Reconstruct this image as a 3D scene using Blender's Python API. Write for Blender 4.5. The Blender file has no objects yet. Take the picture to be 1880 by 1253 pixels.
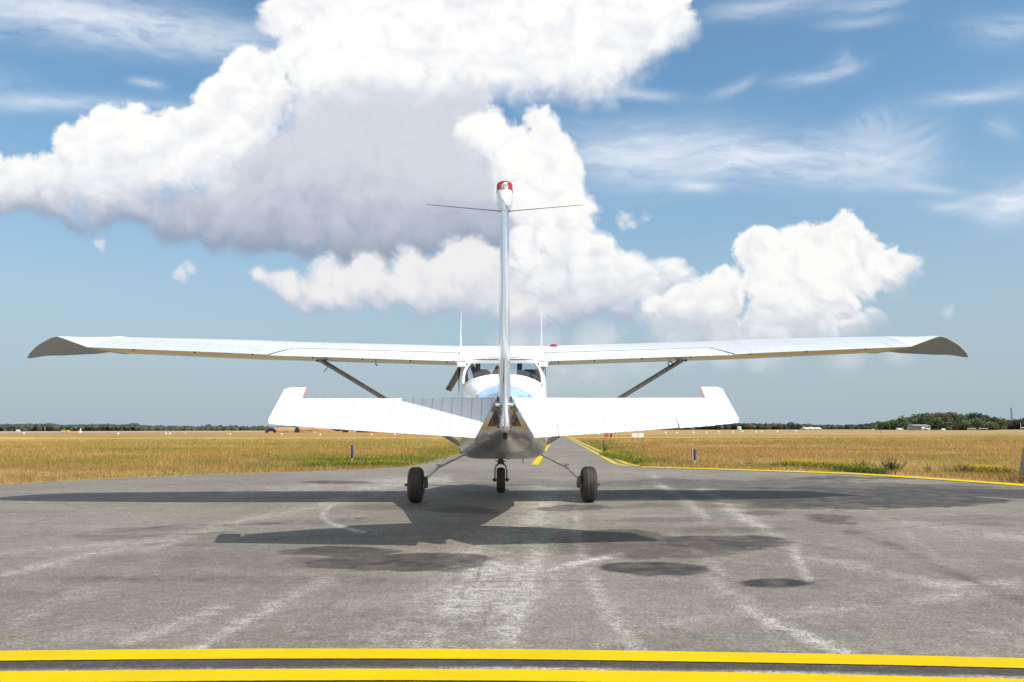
import bpy, bmesh, math, random
import numpy as np
from mathutils import Vector, Matrix
random.seed(7); R = np.random.RandomState(3)
scene = bpy.context.scene
COL = scene.collection
rad = math.radians

# ---------------------------------------------------------------- camera
FPX = 1480.0                      # focal length in pixels of a 1880 wide frame
CAM_H = 0.84
PITCH = math.atan((789-626.5)/FPX)
ROLL = 0.0024
_f = np.array((0, math.cos(PITCH), math.sin(PITCH)))
_u0 = np.array((0, -math.sin(PITCH), math.cos(PITCH))); _r0 = np.array((1., 0, 0))
_u = _u0+ROLL*_r0; _u /= np.linalg.norm(_u); _r = _r0-ROLL*_u0; _r /= np.linalg.norm(_r)
CAM = np.array((0, 0, CAM_H))
def project(x, y, z):
    dx, dy, dz = x, y, z-CAM_H
    d = lambda b: dx*b[0]+dy*b[1]+dz*b[2]
    w = d(_f)
    return 940+FPX*d(_r)/w, 626.5-FPX*d(_u)/w
def ray(px, py):
    return _f+_r*((px-940)/FPX)-_u*((py-626.5)/FPX)
def G(px, py):                    # where a measured photo point meets the ground
    d = ray(px, py); t = -CAM_H/d[2]
    return np.array((d[0]*t, d[1]*t))
def P(px, py, Y):                 # a measured photo point at the depth Y
    d = ray(px, py); return CAM+d*(Y/d[1])
cam_d = bpy.data.cameras.new('camera'); cam = bpy.data.objects.new('camera', cam_d); COL.objects.link(cam)
cam_d.sensor_width = 36; cam_d.lens = 36*FPX/1880; cam_d.clip_end = 20000; cam_d.clip_start = .05
cam.matrix_world = Matrix(((_r[0], _u[0], -_f[0], 0), (_r[1], _u[1], -_f[1], 0), (_r[2], _u[2], -_f[2], CAM_H), (0, 0, 0, 1)))
scene.camera = cam

# ---------------------------------------------------------------- helpers
def mesh_obj(name, verts, faces, mats, parent=None, smooth=False, fmat=None, col=None):
    me = bpy.data.meshes.new(name)
    verts = np.asarray(verts, np.float32).reshape(-1, 3)
    if isinstance(faces, np.ndarray):
        nf, k = faces.shape
        me.vertices.add(len(verts)); me.vertices.foreach_set('co', verts.ravel())
        me.loops.add(nf*k); me.loops.foreach_set('vertex_index', faces.astype(np.int32).ravel())
        me.polygons.add(nf); me.polygons.foreach_set('loop_start', np.arange(0, nf*k, k, dtype=np.int32))
        me.update(calc_edges=True)
    else:
        me.from_pydata([tuple(map(float, v)) for v in verts], [], [tuple(int(i) for i in f) for f in faces])
    if not isinstance(mats, (list, tuple)): mats = [mats]
    for m in mats: me.materials.append(m)
    if fmat is not None: me.polygons.foreach_set('material_index', np.asarray(fmat, np.int32))
    if smooth: me.polygons.foreach_set('use_smooth', np.ones(len(me.polygons), bool))
    if col is not None:
        for an, arr in col.items():
            a = me.color_attributes.new(an, 'FLOAT_COLOR', 'POINT')
            c = np.ones((len(verts), 4), np.float32); c[:, :arr.shape[1]] = arr
            a.data.foreach_set('color', c.ravel())
    o = bpy.data.objects.new(name, me); COL.objects.link(o)
    if parent is not None: o.parent = parent
    return o
def tag(o, label=None, cat=None, group=None, kind=None):
    if label: o['label'] = label
    if cat: o['category'] = cat
    if group: o['group'] = group
    if kind: o['kind'] = kind
    return o
def empty(name, loc, rz=0, label=None, cat=None, group=None):
    o = bpy.data.objects.new(name, None); COL.objects.link(o)
    o.location = loc; o.rotation_euler = (0, 0, rz); o.empty_display_size = .2
    return tag(o, label, cat, group)
class MB:                          # collects shapes into one mesh
    def __init__(s): s.v = []; s.f = []; s.m = []
    def add(s, v, f, m=0):
        n = len(s.v); s.v += [tuple(map(float, p)) for p in v]; s.f += [tuple(i+n for i in q) for q in f]; s.m += [m]*len(f); return s
    def box(s, c, d, m=0, rz=0, taper=1):
        x, y, z = [q/2 for q in d]; v = []
        for k in (-1, 1):
            t = taper if k > 0 else 1
            for a, b in ((-1,-1),(1,-1),(1,1),(-1,1)):
                X, Y = a*x*t, b*y*t
                v.append((c[0]+X*math.cos(rz)-Y*math.sin(rz), c[1]+X*math.sin(rz)+Y*math.cos(rz), c[2]+k*z))
        return s.add(v, [(3,2,1,0),(4,5,6,7),(0,1,5,4),(1,2,6,5),(2,3,7,6),(3,0,4,7)], m)
    def tube(s, pts, r, n=10, m=0, flat=1, caps=True, up=(0,0,1)):
        pts = [Vector(p) for p in pts]; rs = r if isinstance(r, (list, tuple)) else [r]*len(pts)
        rings = []
        for i, p in enumerate(pts):
            t = (pts[min(i+1, len(pts)-1)]-pts[max(i-1, 0)]).normalized()
            a = t.cross(Vector(up))
            if a.length < 1e-3: a = t.cross(Vector((0, 1, 0)))
            a.normalize(); b = a.cross(t).normalized()
            rings.append([p+a*rs[i]*math.cos(2*math.pi*k/n)+b*rs[i]*flat*math.sin(2*math.pi*k/n) for k in range(n)])
        return s.loft(rings, m, caps)
    def loft(s, rings, m=0, caps=True):
        n = len(rings[0]); v = [p for r in rings for p in r]; f = []
        for i in range(len(rings)-1):
            for k in range(n):
                a = i*n+k; b = i*n+(k+1) % n
                f.append((a, b, b+n, a+n))
        if caps:
            f.append(tuple(range(n-1, -1, -1))); f.append(tuple(range((len(rings)-1)*n, len(rings)*n)))
        return s.add(v, f, m)
    def lathe(s, prof, c, axis='z', n=24, m=0):       # prof: (radius, height along the axis)
        rings = []
        for r, h in prof:
            ring = []
            for k in range(n):
                a = 2*math.pi*k/n; p, q = r*math.cos(a), r*math.sin(a)
                ring.append({'z': (c[0]+p, c[1]+q, c[2]+h), 'x': (c[0]+h, c[1]+p, c[2]+q), 'y': (c[0]+p, c[1]+h, c[2]+q)}[axis])
            rings.append(ring)
        return s.loft(rings, m)
    def build(s, name, mats, parent=None, smooth=False, bevel=0):
        o = mesh_obj(name, s.v, s.f, mats, parent, fmat=s.m)
        bm = bmesh.new(); bm.from_mesh(o.data); bmesh.ops.recalc_face_normals(bm, faces=bm.faces)
        if bevel: bmesh.ops.bevel(bm, geom=list(bm.edges), offset=bevel, segments=2, affect='EDGES', profile=.6)
        if smooth:
            for f in bm.faces: f.smooth = True
            for e in bm.edges:
                if len(e.link_faces) == 2 and e.calc_face_angle(0) > rad(38): e.smooth = False
        bm.to_mesh(o.data); bm.free()
        return o

# ---------------------------------------------------------------- materials
def mat(name, base=(.5,.5,.5), rough=.5, metal=0, spec=.5, coat=0, noise=None, bump=None, alpha=None):
    m = bpy.data.materials.new(name); m.use_nodes = True; nt = m.node_tree; b = nt.nodes['Principled BSDF']
    b.inputs['Base Color'].default_value = (*base, 1); b.inputs['Roughness'].default_value = rough
    b.inputs['Metallic'].default_value = metal; b.inputs['Specular IOR Level'].default_value = spec
    b.inputs['Coat Weight'].default_value = coat; b.inputs['Coat Roughness'].default_value = .05
    if noise:
        sc, amt = noise
        tc = nt.nodes.new('ShaderNodeTexCoord'); n = nt.nodes.new('ShaderNodeTexNoise'); n.inputs['Scale'].default_value = sc; n.inputs['Detail'].default_value = 6
        r = nt.nodes.new('ShaderNodeMapRange'); r.inputs['From Min'].default_value = .3; r.inputs['From Max'].default_value = .7
        r.inputs['To Min'].default_value = 1-amt; r.inputs['To Max'].default_value = 1+amt*.5
        x = nt.nodes.new('ShaderNodeMix'); x.data_type = 'RGBA'; x.blend_type = 'MULTIPLY'; x.inputs[0].default_value = 1
        nt.links.new(tc.outputs['Object'], n.inputs['Vector']); nt.links.new(n.outputs['Fac'], r.inputs['Value'])
        x.inputs[6].default_value = (*base, 1); nt.links.new(r.outputs[0], x.inputs[7]); nt.links.new(x.outputs[2], b.inputs['Base Color'])
        if bump:
            bp = nt.nodes.new('ShaderNodeBump'); bp.inputs['Strength'].default_value = bump; bp.inputs['Distance'].default_value = .02
            nt.links.new(n.outputs['Fac'], bp.inputs['Height']); nt.links.new(bp.outputs[0], b.inputs['Normal'])
    return m
def N(nt, t, **kw):
    n = nt.nodes.new(t)
    for k, v in kw.items():
        if k in ('operation', 'blend_type', 'data_type', 'noise_dimensions', 'feature', 'attribute_name', 'vector_type', 'interpolation_type'): setattr(n, k, v)
    return n
def math_n(nt, op, a, b=None, clamp=False):
    n = nt.nodes.new('ShaderNodeMath'); n.operation = op; n.use_clamp = clamp
    for i, q in enumerate((a, b)):
        if q is None: continue
        if isinstance(q, (int, float)): n.inputs[i].default_value = q
        else: nt.links.new(q, n.inputs[i])
    return n.outputs[0]
def mixc(nt, fac, a, b, mode='MIX'):
    n = nt.nodes.new('ShaderNodeMix'); n.data_type = 'RGBA'; n.blend_type = mode
    for i, q in ((0, fac), (6, a), (7, b)):
        if isinstance(q, (int, float)): n.inputs[i].default_value = q
        elif isinstance(q, tuple): n.inputs[i].default_value = (*q, 1)
        else: nt.links.new(q, n.inputs[i])
    return n.outputs[2]
def noise_n(nt, vec, scale, detail=4, rough=.55, stretch=None):
    if stretch:
        mp = nt.nodes.new('ShaderNodeMapping'); mp.inputs['Scale'].default_value = stretch; nt.links.new(vec, mp.inputs['Vector']); vec = mp.outputs[0]
    n = nt.nodes.new('ShaderNodeTexNoise'); n.inputs['Scale'].default_value = scale; n.inputs['Detail'].default_value = detail; n.inputs['Roughness'].default_value = rough
    nt.links.new(vec, n.inputs['Vector']); return n.outputs['Fac']
def rng(nt, v, a, b, c=0, d=1):
    n = nt.nodes.new('ShaderNodeMapRange'); n.interpolation_type = 'SMOOTHSTEP'
    for i, q in zip(('From Min', 'From Max', 'To Min', 'To Max'), (a, b, c, d)): n.inputs[i].default_value = q
    nt.links.new(v, n.inputs['Value']); return n.outputs[0]
def skin_mat(name, base, rough, metal=0, coat=0, period=None, lines=None, dirt=.06, wav=0.0, spec=.5):
    """painted or polished sheet metal: seams every `period` metres along x, seams at given y values, faint dirt, uneven panels"""
    m = mat(name, base, rough, metal, spec, coat); nt = m.node_tree; b = nt.nodes['Principled BSDF']
    tc = nt.nodes.new('ShaderNodeTexCoord'); o = tc.outputs['Object']
    sx = nt.nodes.new('ShaderNodeSeparateXYZ'); nt.links.new(o, sx.inputs[0])
    n1 = noise_n(nt, o, 3, 6); n2 = noise_n(nt, o, 40, 3)
    c = mixc(nt, math_n(nt, 'MULTIPLY', rng(nt, n1, .45, .75), dirt*2), base, tuple(q*.72 for q in base))
    c = mixc(nt, math_n(nt, 'MULTIPLY', rng(nt, n2, .6, .75), dirt), c, tuple(q*.6 for q in base))
    h = None
    if period:
        fr = math_n(nt, 'FRACT', math_n(nt, 'DIVIDE', math_n(nt, 'ADD', sx.outputs[0], 50), period))
        d = math_n(nt, 'ABSOLUTE', math_n(nt, 'SUBTRACT', fr, .5))
        lw_ = .0042/period; ln = rng(nt, d, lw_*1.3, lw_*.4, 0, 1)
        c = mixc(nt, math_n(nt, 'MULTIPLY', ln, .42), c, tuple(q*.35 for q in base))
        h = rng(nt, d, .0, .09, 1, 0)
    for yv in (lines or []):
        d = math_n(nt, 'ABSOLUTE', math_n(nt, 'SUBTRACT', sx.outputs[1], yv))
        ln = rng(nt, d, .006, .001, 0, 1)
        c = mixc(nt, math_n(nt, 'MULTIPLY', ln, .45), c, tuple(q*.3 for q in base))
    nt.links.new(c, b.inputs['Base Color'])
    w = noise_n(nt, o, 5, 2)
    bp = nt.nodes.new('ShaderNodeBump'); bp.inputs['Strength'].default_value = wav; bp.inputs['Distance'].default_value = .05
    nt.links.new(w, bp.inputs['Height']); nrm = bp.outputs[0]
    if h is not None:
        b2 = nt.nodes.new('ShaderNodeBump'); b2.inputs['Strength'].default_value = .6; b2.inputs['Distance'].default_value = .004
        nt.links.new(h, b2.inputs['Height']); nt.links.new(nrm, b2.inputs['Normal']); nrm = b2.outputs[0]
    nt.links.new(nrm, b.inputs['Normal'])
    nt.links.new(rng(nt, n2, .3, .7, rough*.8, rough*1.4), b.inputs['Roughness'])
    return m
def vcol_mat(name, attr='tint', rough=.9, spec=.2, trans=0, scale=None):
    m = mat(name, rough=rough, spec=spec); nt = m.node_tree; b = nt.nodes['Principled BSDF']
    a = nt.nodes.new('ShaderNodeAttribute'); a.attribute_name = attr
    c = a.outputs['Color']
    if scale:
        tc = nt.nodes.new('ShaderNodeTexCoord'); n = noise_n(nt, tc.outputs['Object'], scale, 5, .7)
        c = mixc(nt, 1.0, c, rng(nt, n, .3, .7, .55, 1.35), 'MULTIPLY')
    nt.links.new(c, b.inputs['Base Color'])
    if trans:
        out = nt.nodes['Material Output']; t = nt.nodes.new('ShaderNodeBsdfTranslucent'); nt.links.new(c, t.inputs['Color'])
        mx = nt.nodes.new('ShaderNodeMixShader'); mx.inputs[0].default_value = trans
        nt.links.new(b.outputs[0], mx.inputs[1]); nt.links.new(t.outputs[0], mx.inputs[2]); nt.links.new(mx.outputs[0], out.inputs['Surface'])
    return m
WHITE = (.84, .85, .84)
M = dict(
 paint=skin_mat('white_paint', WHITE, .28, coat=.5, wav=.05, dirt=.025),
 wing=skin_mat('wing_paint', (.66,.675,.675), .3, coat=.4, wav=.08, dirt=.09, period=.61, lines=(-.02, .34)),
 ribbed=skin_mat('ribbed_white_skin', (.72,.735,.735), .3, coat=.35, period=.0728),
 flap=skin_mat('ribbed_flap_skin', (.70,.715,.715), .32, coat=.3, period=.12),
 alu=skin_mat('polished_skin', (.62,.61,.59), .19, metal=.85, dirt=.07, wav=.07),
 alu_dull=mat('dull_alloy', (.42,.42,.41), .38, .85, noise=(30,.25)),
 tip=skin_mat('tip_shade', (.47,.49,.50), .45, dirt=.12),
 finskin=skin_mat('fin_skin', (.72,.75,.78), .17, metal=.55, coat=.4, wav=.10),
 steel=mat('dark_steel', (.10,.095,.085), .5, .6, noise=(40,.3)),
 strut=mat('strut_paint', (.42,.42,.42), .4, .35, noise=(12,.2)),
 legpaint=mat('leg_paint', (.78,.75,.67), .4, .1, noise=(25,.2)),
 black=mat('black_rubber', (.018,.017,.016), .75, noise=(60,.3)),
 tyre=mat('tyre_rubber', (.048,.041,.035), .7, noise=(18,.35)),
 darkhole=mat('dark_recess', (.015,.012,.01), .8),
 red=mat('red_lens', (.42,.006,.014), .18, coat=.6),
 redpaint=mat('red_paint', (.66,.22,.18), .5, noise=(20,.2)),
 blue=mat('light_blue_skin', (.22,.50,.80), .25, coat=.5),
 tan_reflection=mat('tail_reflection', (.26,.18,.10), .6, noise=(20,.4)),
 seat=mat('seat_cloth', (.05,.055,.09), .9, noise=(40,.3)),
 lining=mat('cabin_lining', (.28,.28,.30), .9),
 redcloth=mat('red_cloth', (.55,.03,.07), .8, noise=(30,.2)),
 chrome=mat('chrome', (.75,.74,.7), .12, 1),
)
def glass_mat(name, tint):
    m = bpy.data.materials.new(name); m.use_nodes = True; nt = m.node_tree; nt.nodes.remove(nt.nodes['Principled BSDF'])
    out = nt.nodes['Material Output']; t = nt.nodes.new('ShaderNodeBsdfTransparent'); t.inputs[0].default_value = (*tint, 1)
    g = nt.nodes.new('ShaderNodeBsdfGlossy'); g.inputs['Roughness'].default_value = .03
    lwn = nt.nodes.new('ShaderNodeLayerWeight'); lwn.inputs[0].default_value = .5
    class _O: outputs = [math_n(nt, 'ADD', math_n(nt, 'MULTIPLY', math_n(nt, 'POWER', lwn.outputs['Facing'], 4), .35), .035)]
    lw = _O
    mx = nt.nodes.new('ShaderNodeMixShader'); nt.links.new(lw.outputs[0], mx.inputs[0]); nt.links.new(t.outputs[0], mx.inputs[1]); nt.links.new(g.outputs[0], mx.inputs[2])
    nt.links.new(mx.outputs[0], out.inputs['Surface']); return m
M['glass'] = glass_mat('perspex', (.90,.93,.95))

# ---------------------------------------------------------------- light and sky
SUNV = Vector((.57, -.50, 1.0)).normalized()
w = bpy.data.worlds.new('World'); scene.world = w; w.use_nodes = True; nt = w.node_tree
bg = nt.nodes['Background']; sky = nt.nodes.new('ShaderNodeTexSky'); sky.sky_type = 'NISHITA'; sky.sun_disc = False
sky.sun_elevation = math.asin(SUNV.z); sky.sun_rotation = math.atan2(SUNV.x, SUNV.y)
sky.altitude = 20; sky.air_density = 1.0; sky.dust_density = 1.6; sky.ozone_density = 1.4
tcw = nt.nodes.new('ShaderNodeTexCoord'); sw = nt.nodes.new('ShaderNodeSeparateXYZ'); nt.links.new(tcw.outputs['Generated'], sw.inputs[0])
hsv = nt.nodes.new('ShaderNodeHueSaturation'); hsv.inputs['Hue'].default_value = .492; hsv.inputs['Saturation'].default_value = 1.06; hsv.inputs['Value'].default_value = 1.0
nt.links.new(sky.outputs[0], hsv.inputs['Color'])
gain = mixc(nt, 1, hsv.outputs[0], (1.34, 1.60, 1.66), 'MULTIPLY')                # clean summer air
hzf = rng(nt, sw.outputs[2], .40, -.02, 0, .94)
skyc = mixc(nt, hzf, gain, (4.15, 5.05, 5.75))                                       # pale haze low over the airfield
# unseen bright cloud bank added behind the viewer to fill the shaded tail
dv = nt.nodes.new('ShaderNodeVectorMath'); dv.operation = 'DIVIDE'; cz = nt.nodes.new('ShaderNodeCombineXYZ'); zz = math_n(nt, 'ADD', math_n(nt, 'MAXIMUM', sw.outputs[2], 0), .22)
for i_ in range(3): nt.links.new(zz, cz.inputs[i_])
nt.links.new(tcw.outputs['Generated'], dv.inputs[0]); nt.links.new(cz.outputs[0], dv.inputs[1])
cn = noise_n(nt, dv.outputs[0], 1.5, 8, .55)
rear = rng(nt, sw.outputs[1], .15, -.25); low = rng(nt, sw.outputs[2], .92, .55); off = rng(nt, sw.outputs[2], .01, .06)
cm = math_n(nt, 'MULTIPLY', math_n(nt, 'MULTIPLY', rng(nt, cn, .38, .54), rear), math_n(nt, 'MULTIPLY', low, off))
skyc = mixc(nt, cm, skyc, (13.8, 13.3, 12.5))
nt.links.new(skyc, bg.inputs[0]); bg.inputs[1].default_value = .10
sd = bpy.data.lights.new('sun', 'SUN'); sd.energy = 4.2; sd.angle = rad(.6); sd.color = (1, .955, .88)
so = bpy.data.objects.new('sun', sd); COL.objects.link(so); so.rotation_euler = (-SUNV).to_track_quat('-Z', 'Y').to_euler()
scene.view_settings.view_transform = 'Standard'; scene.view_settings.look = 'None'; scene.view_settings.exposure = 0
scene.render.engine = 'CYCLES'
scene.cycles.max_bounces = 8; scene.cycles.transparent_max_bounces = 16; scene.cycles.use_denoising = True

# ---------------------------------------------------------------- clouds
def ss(a, b, x):
    t = np.clip((x-a)/(b-a), 0, 1); return t*t*(3-2*t)
def vnoise(x, y, seed):
    xi = np.floor(x).astype(np.int64); yi = np.floor(y).astype(np.int64)
    fx = x-xi; fy = y-yi
    fx = fx*fx*fx*(fx*(fx*6-15)+10); fy = fy*fy*fy*(fy*(fy*6-15)+10)
    T = np.random.RandomState(seed).rand(256, 256).astype(np.float32)
    g = lambda a, b: T[(yi+b) & 255, (xi+a) & 255]
    return (g(0,0)*(1-fx)+g(1,0)*fx)*(1-fy)+(g(0,1)*(1-fx)+g(1,1)*fx)*fy
def fbm(x, y, seed, octv=5, gain=.5):
    s = 0; a = 1; t = 0
    for k in range(octv):
        s = s+a*(vnoise(x*2**k+7.3*k, y*2**k+3.1*k, seed+k)-.5); t += a; a *= gain
    return s/t*2
def billow(x, y, seed):
    """1 - distance to the nearest cell point: round puffs"""
    xi = np.floor(x).astype(np.int64); yi = np.floor(y).astype(np.int64)
    R = np.random.RandomState(seed); PX = R.rand(256,256).astype(np.float32); PY = R.rand(256,256).astype(np.float32)
    m = np.full(x.shape, 9., np.float32)
    for a in (-1,0,1):
        for b in (-1,0,1):
            ix = (xi+a) & 255; iy = (yi+b) & 255
            d = (xi+a+PX[iy,ix]-x)**2+(yi+b+PY[iy,ix]-y)**2
            m = np.minimum(m, d)
    return 1-np.sqrt(m)
def blur(a, r):
    for _ in range(2):
        for ax in (0, 1):
            n = a.shape[ax]
            p = np.concatenate([np.repeat(np.take(a,[0],ax), r+1, ax), a, np.repeat(np.take(a,[-1],ax), r, ax)], ax)
            c = np.cumsum(p.astype(np.float64), ax)
            a = ((np.take(c, range(2*r+1, n+2*r+1), ax)-np.take(c, range(0, n), ax))/(2*r+1)).astype(np.float32)
    return a
CLOUDS = [
 # soft edge width, colours at top and underside, opacity, shading range, puffs
 dict(rel=.2, mot=.5, w=26, uw=46, lw=.10, top=(.84,.855,.895), bot=(.585,.64,.72), op=1.0, y0=150, y1=478, puffs=[
  (640,260,120),(760,270,115),(560,330,110),(680,370,125),(800,360,105),(520,400,88),(430,390,85),(620,430,75),(700,435,66),(860,330,85),(900,380,70),
  (340,395,68),(250,370,66),(780,430,56),(560,462,42),(850,420,55),(900,270,60),(960,300,60),(180,390,46),(130,410,32),(700,210,90),(820,190,80),
  (900,440,60),(960,420,70),(100,360,60),(480,430,62),(640,472,40),(440,270,60),(470,300,60),(420,320,50),(60,350,60),(0,360,60),(150,425,26),(185,448,14),(700,466,40),(780,460,40),(300,420,44),(400,440,44)]),
 dict(rel=.4, w=20, uw=40, lw=.2, top=(.945,.94,.945), bot=(.70,.73,.81), op=1.0, y0=475, y1=610, puffs=[
  (600,506,30),(680,498,36),(760,492,46),(850,482,58),(478,516,18),(500,526,26),(530,532,34),(580,534,36),(640,530,42),(700,525,46),(760,520,52),(820,515,60),(880,510,76),(960,535,74),(565,556,24),(600,560,20),(640,558,24),(700,556,26),(1040,560,50),(1100,560,40),
  (780,560,30),(860,575,30),(960,590,36),(1060,595,32),(1150,590,30),(1000,600,30),(920,590,30)]),
 dict(rel=.7, w=10, uw=95, lw=.3, top=(1.0,1.0,.995), bot=(.86,.87,.915), op=1.0, y0=200, y1=440, puffs=[
  (452,108,26),(437,140,36),(480,150,42),(500,120,26),(400,165,34),(385,190,32),(430,190,60),(490,200,48),(350,222,38),(318,222,28),(385,235,60),(240,218,28),(205,222,32),(268,240,36),
  (170,245,30),(150,255,26),(125,255,26),(112,246,15),(210,265,58),(290,270,58),(150,295,50),(340,290,70),(420,270,66),(100,308,30),(60,316,28),(75,340,44),(20,334,40),(-30,330,50),(-90,330,64),
  (130,350,60),(230,320,66),(40,370,44),(170,360,50),(-160,360,60),(-60,370,50),(400,320,50),(360,345,44),(460,235,45),(-250,380,70),(285,340,50),(450,290,30)]),
 dict(rel=.7, w=14, uw=100, lw=.25, top=(1.0,1.0,.997), bot=(.85,.865,.91), op=1.0, y0=60, y1=300, puffs=[
  (497,50,24),(520,35,36),(545,58,36),(570,10,50),(560,100,52),(600,60,70),(590,140,62),(680,60,100),(760,40,120),(860,50,120),(960,40,120),(1060,40,110),(1150,40,90),(1205,55,66),(1245,75,36),
  (1272,50,22),(1275,75,14),(1240,30,42),(1200,100,50),(1150,110,68),(1090,120,72),(1010,120,85),(930,130,85),(850,130,82),(770,150,70),(700,140,66),(640,160,60),(800,165,44),(960,165,55),(1060,155,50),
  (1170,140,34),(1100,195,28),(1075,185,28),(1118,205,16),(690,-60,110),(850,-80,160),(1020,-80,150),(1150,-60,110),(1210,-40,74),(560,195,44),(530,190,40),(505,215,40),(490,250,34),(1225,-90,70)]),
 dict(rel=.8, w=13, uw=62, lw=.3, top=(1.0,1.0,.992), bot=(.84,.85,.895), op=1.0, y0=250, y1=620, puffs=[
  (880,232,26),(900,228,24),(865,255,30),(905,265,46),(950,255,28),(985,222,24),(1000,240,26),(940,300,46),(980,290,50),(1025,275,34),(1035,300,38),(1000,335,60),(1040,345,40),(1060,380,36),(1010,395,58),
  (1055,405,38),(1080,405,20),(960,370,50),(1030,440,46),(1075,450,36),(1095,465,40),(1060,490,54),(1115,480,38),(1150,478,26),(1140,515,50),(1175,505,36),(1190,540,40),(1225,500,24),(1210,485,16),(1230,520,28),
  (980,500,54),(1010,510,60),(1080,540,52),(930,505,36),(1140,560,36),(1040,570,36),(888,598,18),(1250,515,12),(960,440,40)]),
 dict(rel=.8, w=10, uw=80, lw=.34, top=(1.0,.995,.985), bot=(.81,.83,.875), op=.98, y0=430, y1=680, puffs=[
  (1366,455,23),(1385,445,26),(1410,452,30),(1445,445,28),(1472,440,28),(1500,445,32),(1530,435,26),(1550,415,20),(1562,425,24),(1558,402,11),(1575,450,32),(1610,458,28),(1600,480,38),(1642,475,28),(1668,490,27),(1685,495,16),
  (1640,510,28),(1665,520,17),(1655,532,14),(1380,475,30),(1420,490,44),(1470,490,48),(1530,490,50),(1580,505,42),(1400,520,40),(1450,540,52),(1510,545,48),(1420,570,52),(1480,590,52),(1320,525,26),(1342,532,26),
  (1305,540,30),(1270,548,24),(1285,565,40),(1330,560,42),(1240,555,22),(1225,570,25),(1200,585,24),(1250,590,44),(1320,600,50),(1400,610,50),(1570,592,22),(1600,582,18),(1550,605,30),(1500,625,40),(1450,640,30),
  (1180,600,20),(1210,610,32),(1280,620,30),(1360,640,30),(1545,560,26)]),
 dict(w=22, uw=10, rough=1.3, top=(.97,.965,.96), bot=(.86,.87,.90), op=.7, y0=480, y1=650, puffs=[
  (330,498,12),(345,490,9),(1187,392,9),(1150,395,7),(1140,412,9),(1158,408,6),(1740,577,11),(1128,624,12),(1150,621,8),(185,455,9)]),
 dict(w=50, uw=20, top=(.93,.93,.935), bot=(.82,.845,.88), op=.5, y0=600, y1=760, puffs=[
  (1040,690,50),(1080,700,54),(1020,720,46),(1120,710,50),(1170,680,40),(1400,650,50),(1250,640,50),(1550,660,40),(1330,640,50),(1000,640,40),(1640,650,34),(950,625,50),(1100,640,50)]),
]
for L in CLOUDS: L.setdefault('rough', 1.0)
CIRRUS = [ # centre, half size, angle (deg, up to the right), strength
 (180,40,330,40,-7,.62),(420,70,110,20,0,.35),(60,8,200,24,-6,.45),(120,190,230,16,-2,.4),(270,152,30,8,-10,.35),
 (1180,290,150,50,2,.55),(1420,290,230,40,-3,.64),(1640,288,90,46,14,.40),(1280,342,40,10,-4,.5),(1700,345,60,8,-8,.35),(1600,230,30,50,-60,.25),
 (1345,165,42,9,22,.32),(1500,142,75,12,12,.36),(1555,118,18,18,40,.25),(1790,178,90,11,6,.42),(1860,375,70,30,12,.62),(1750,380,50,12,4,.4),
 (1420,12,120,18,8,.36),(1600,8,80,14,12,.32),(1580,42,70,9,6,.22),(1850,55,80,24,6,.3),(1180,175,70,9,-3,.4),(1840,235,30,16,-20,.22),
 (-300,120,260,30,-6,.5),(2200,150,260,30,5,.5),(2300,420,240,30,4,.5),(-500,-200,400,50,-5,.5),(1900,-250,400,40,8,.5),(600,-420,500,60,4,.45)]
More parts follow.
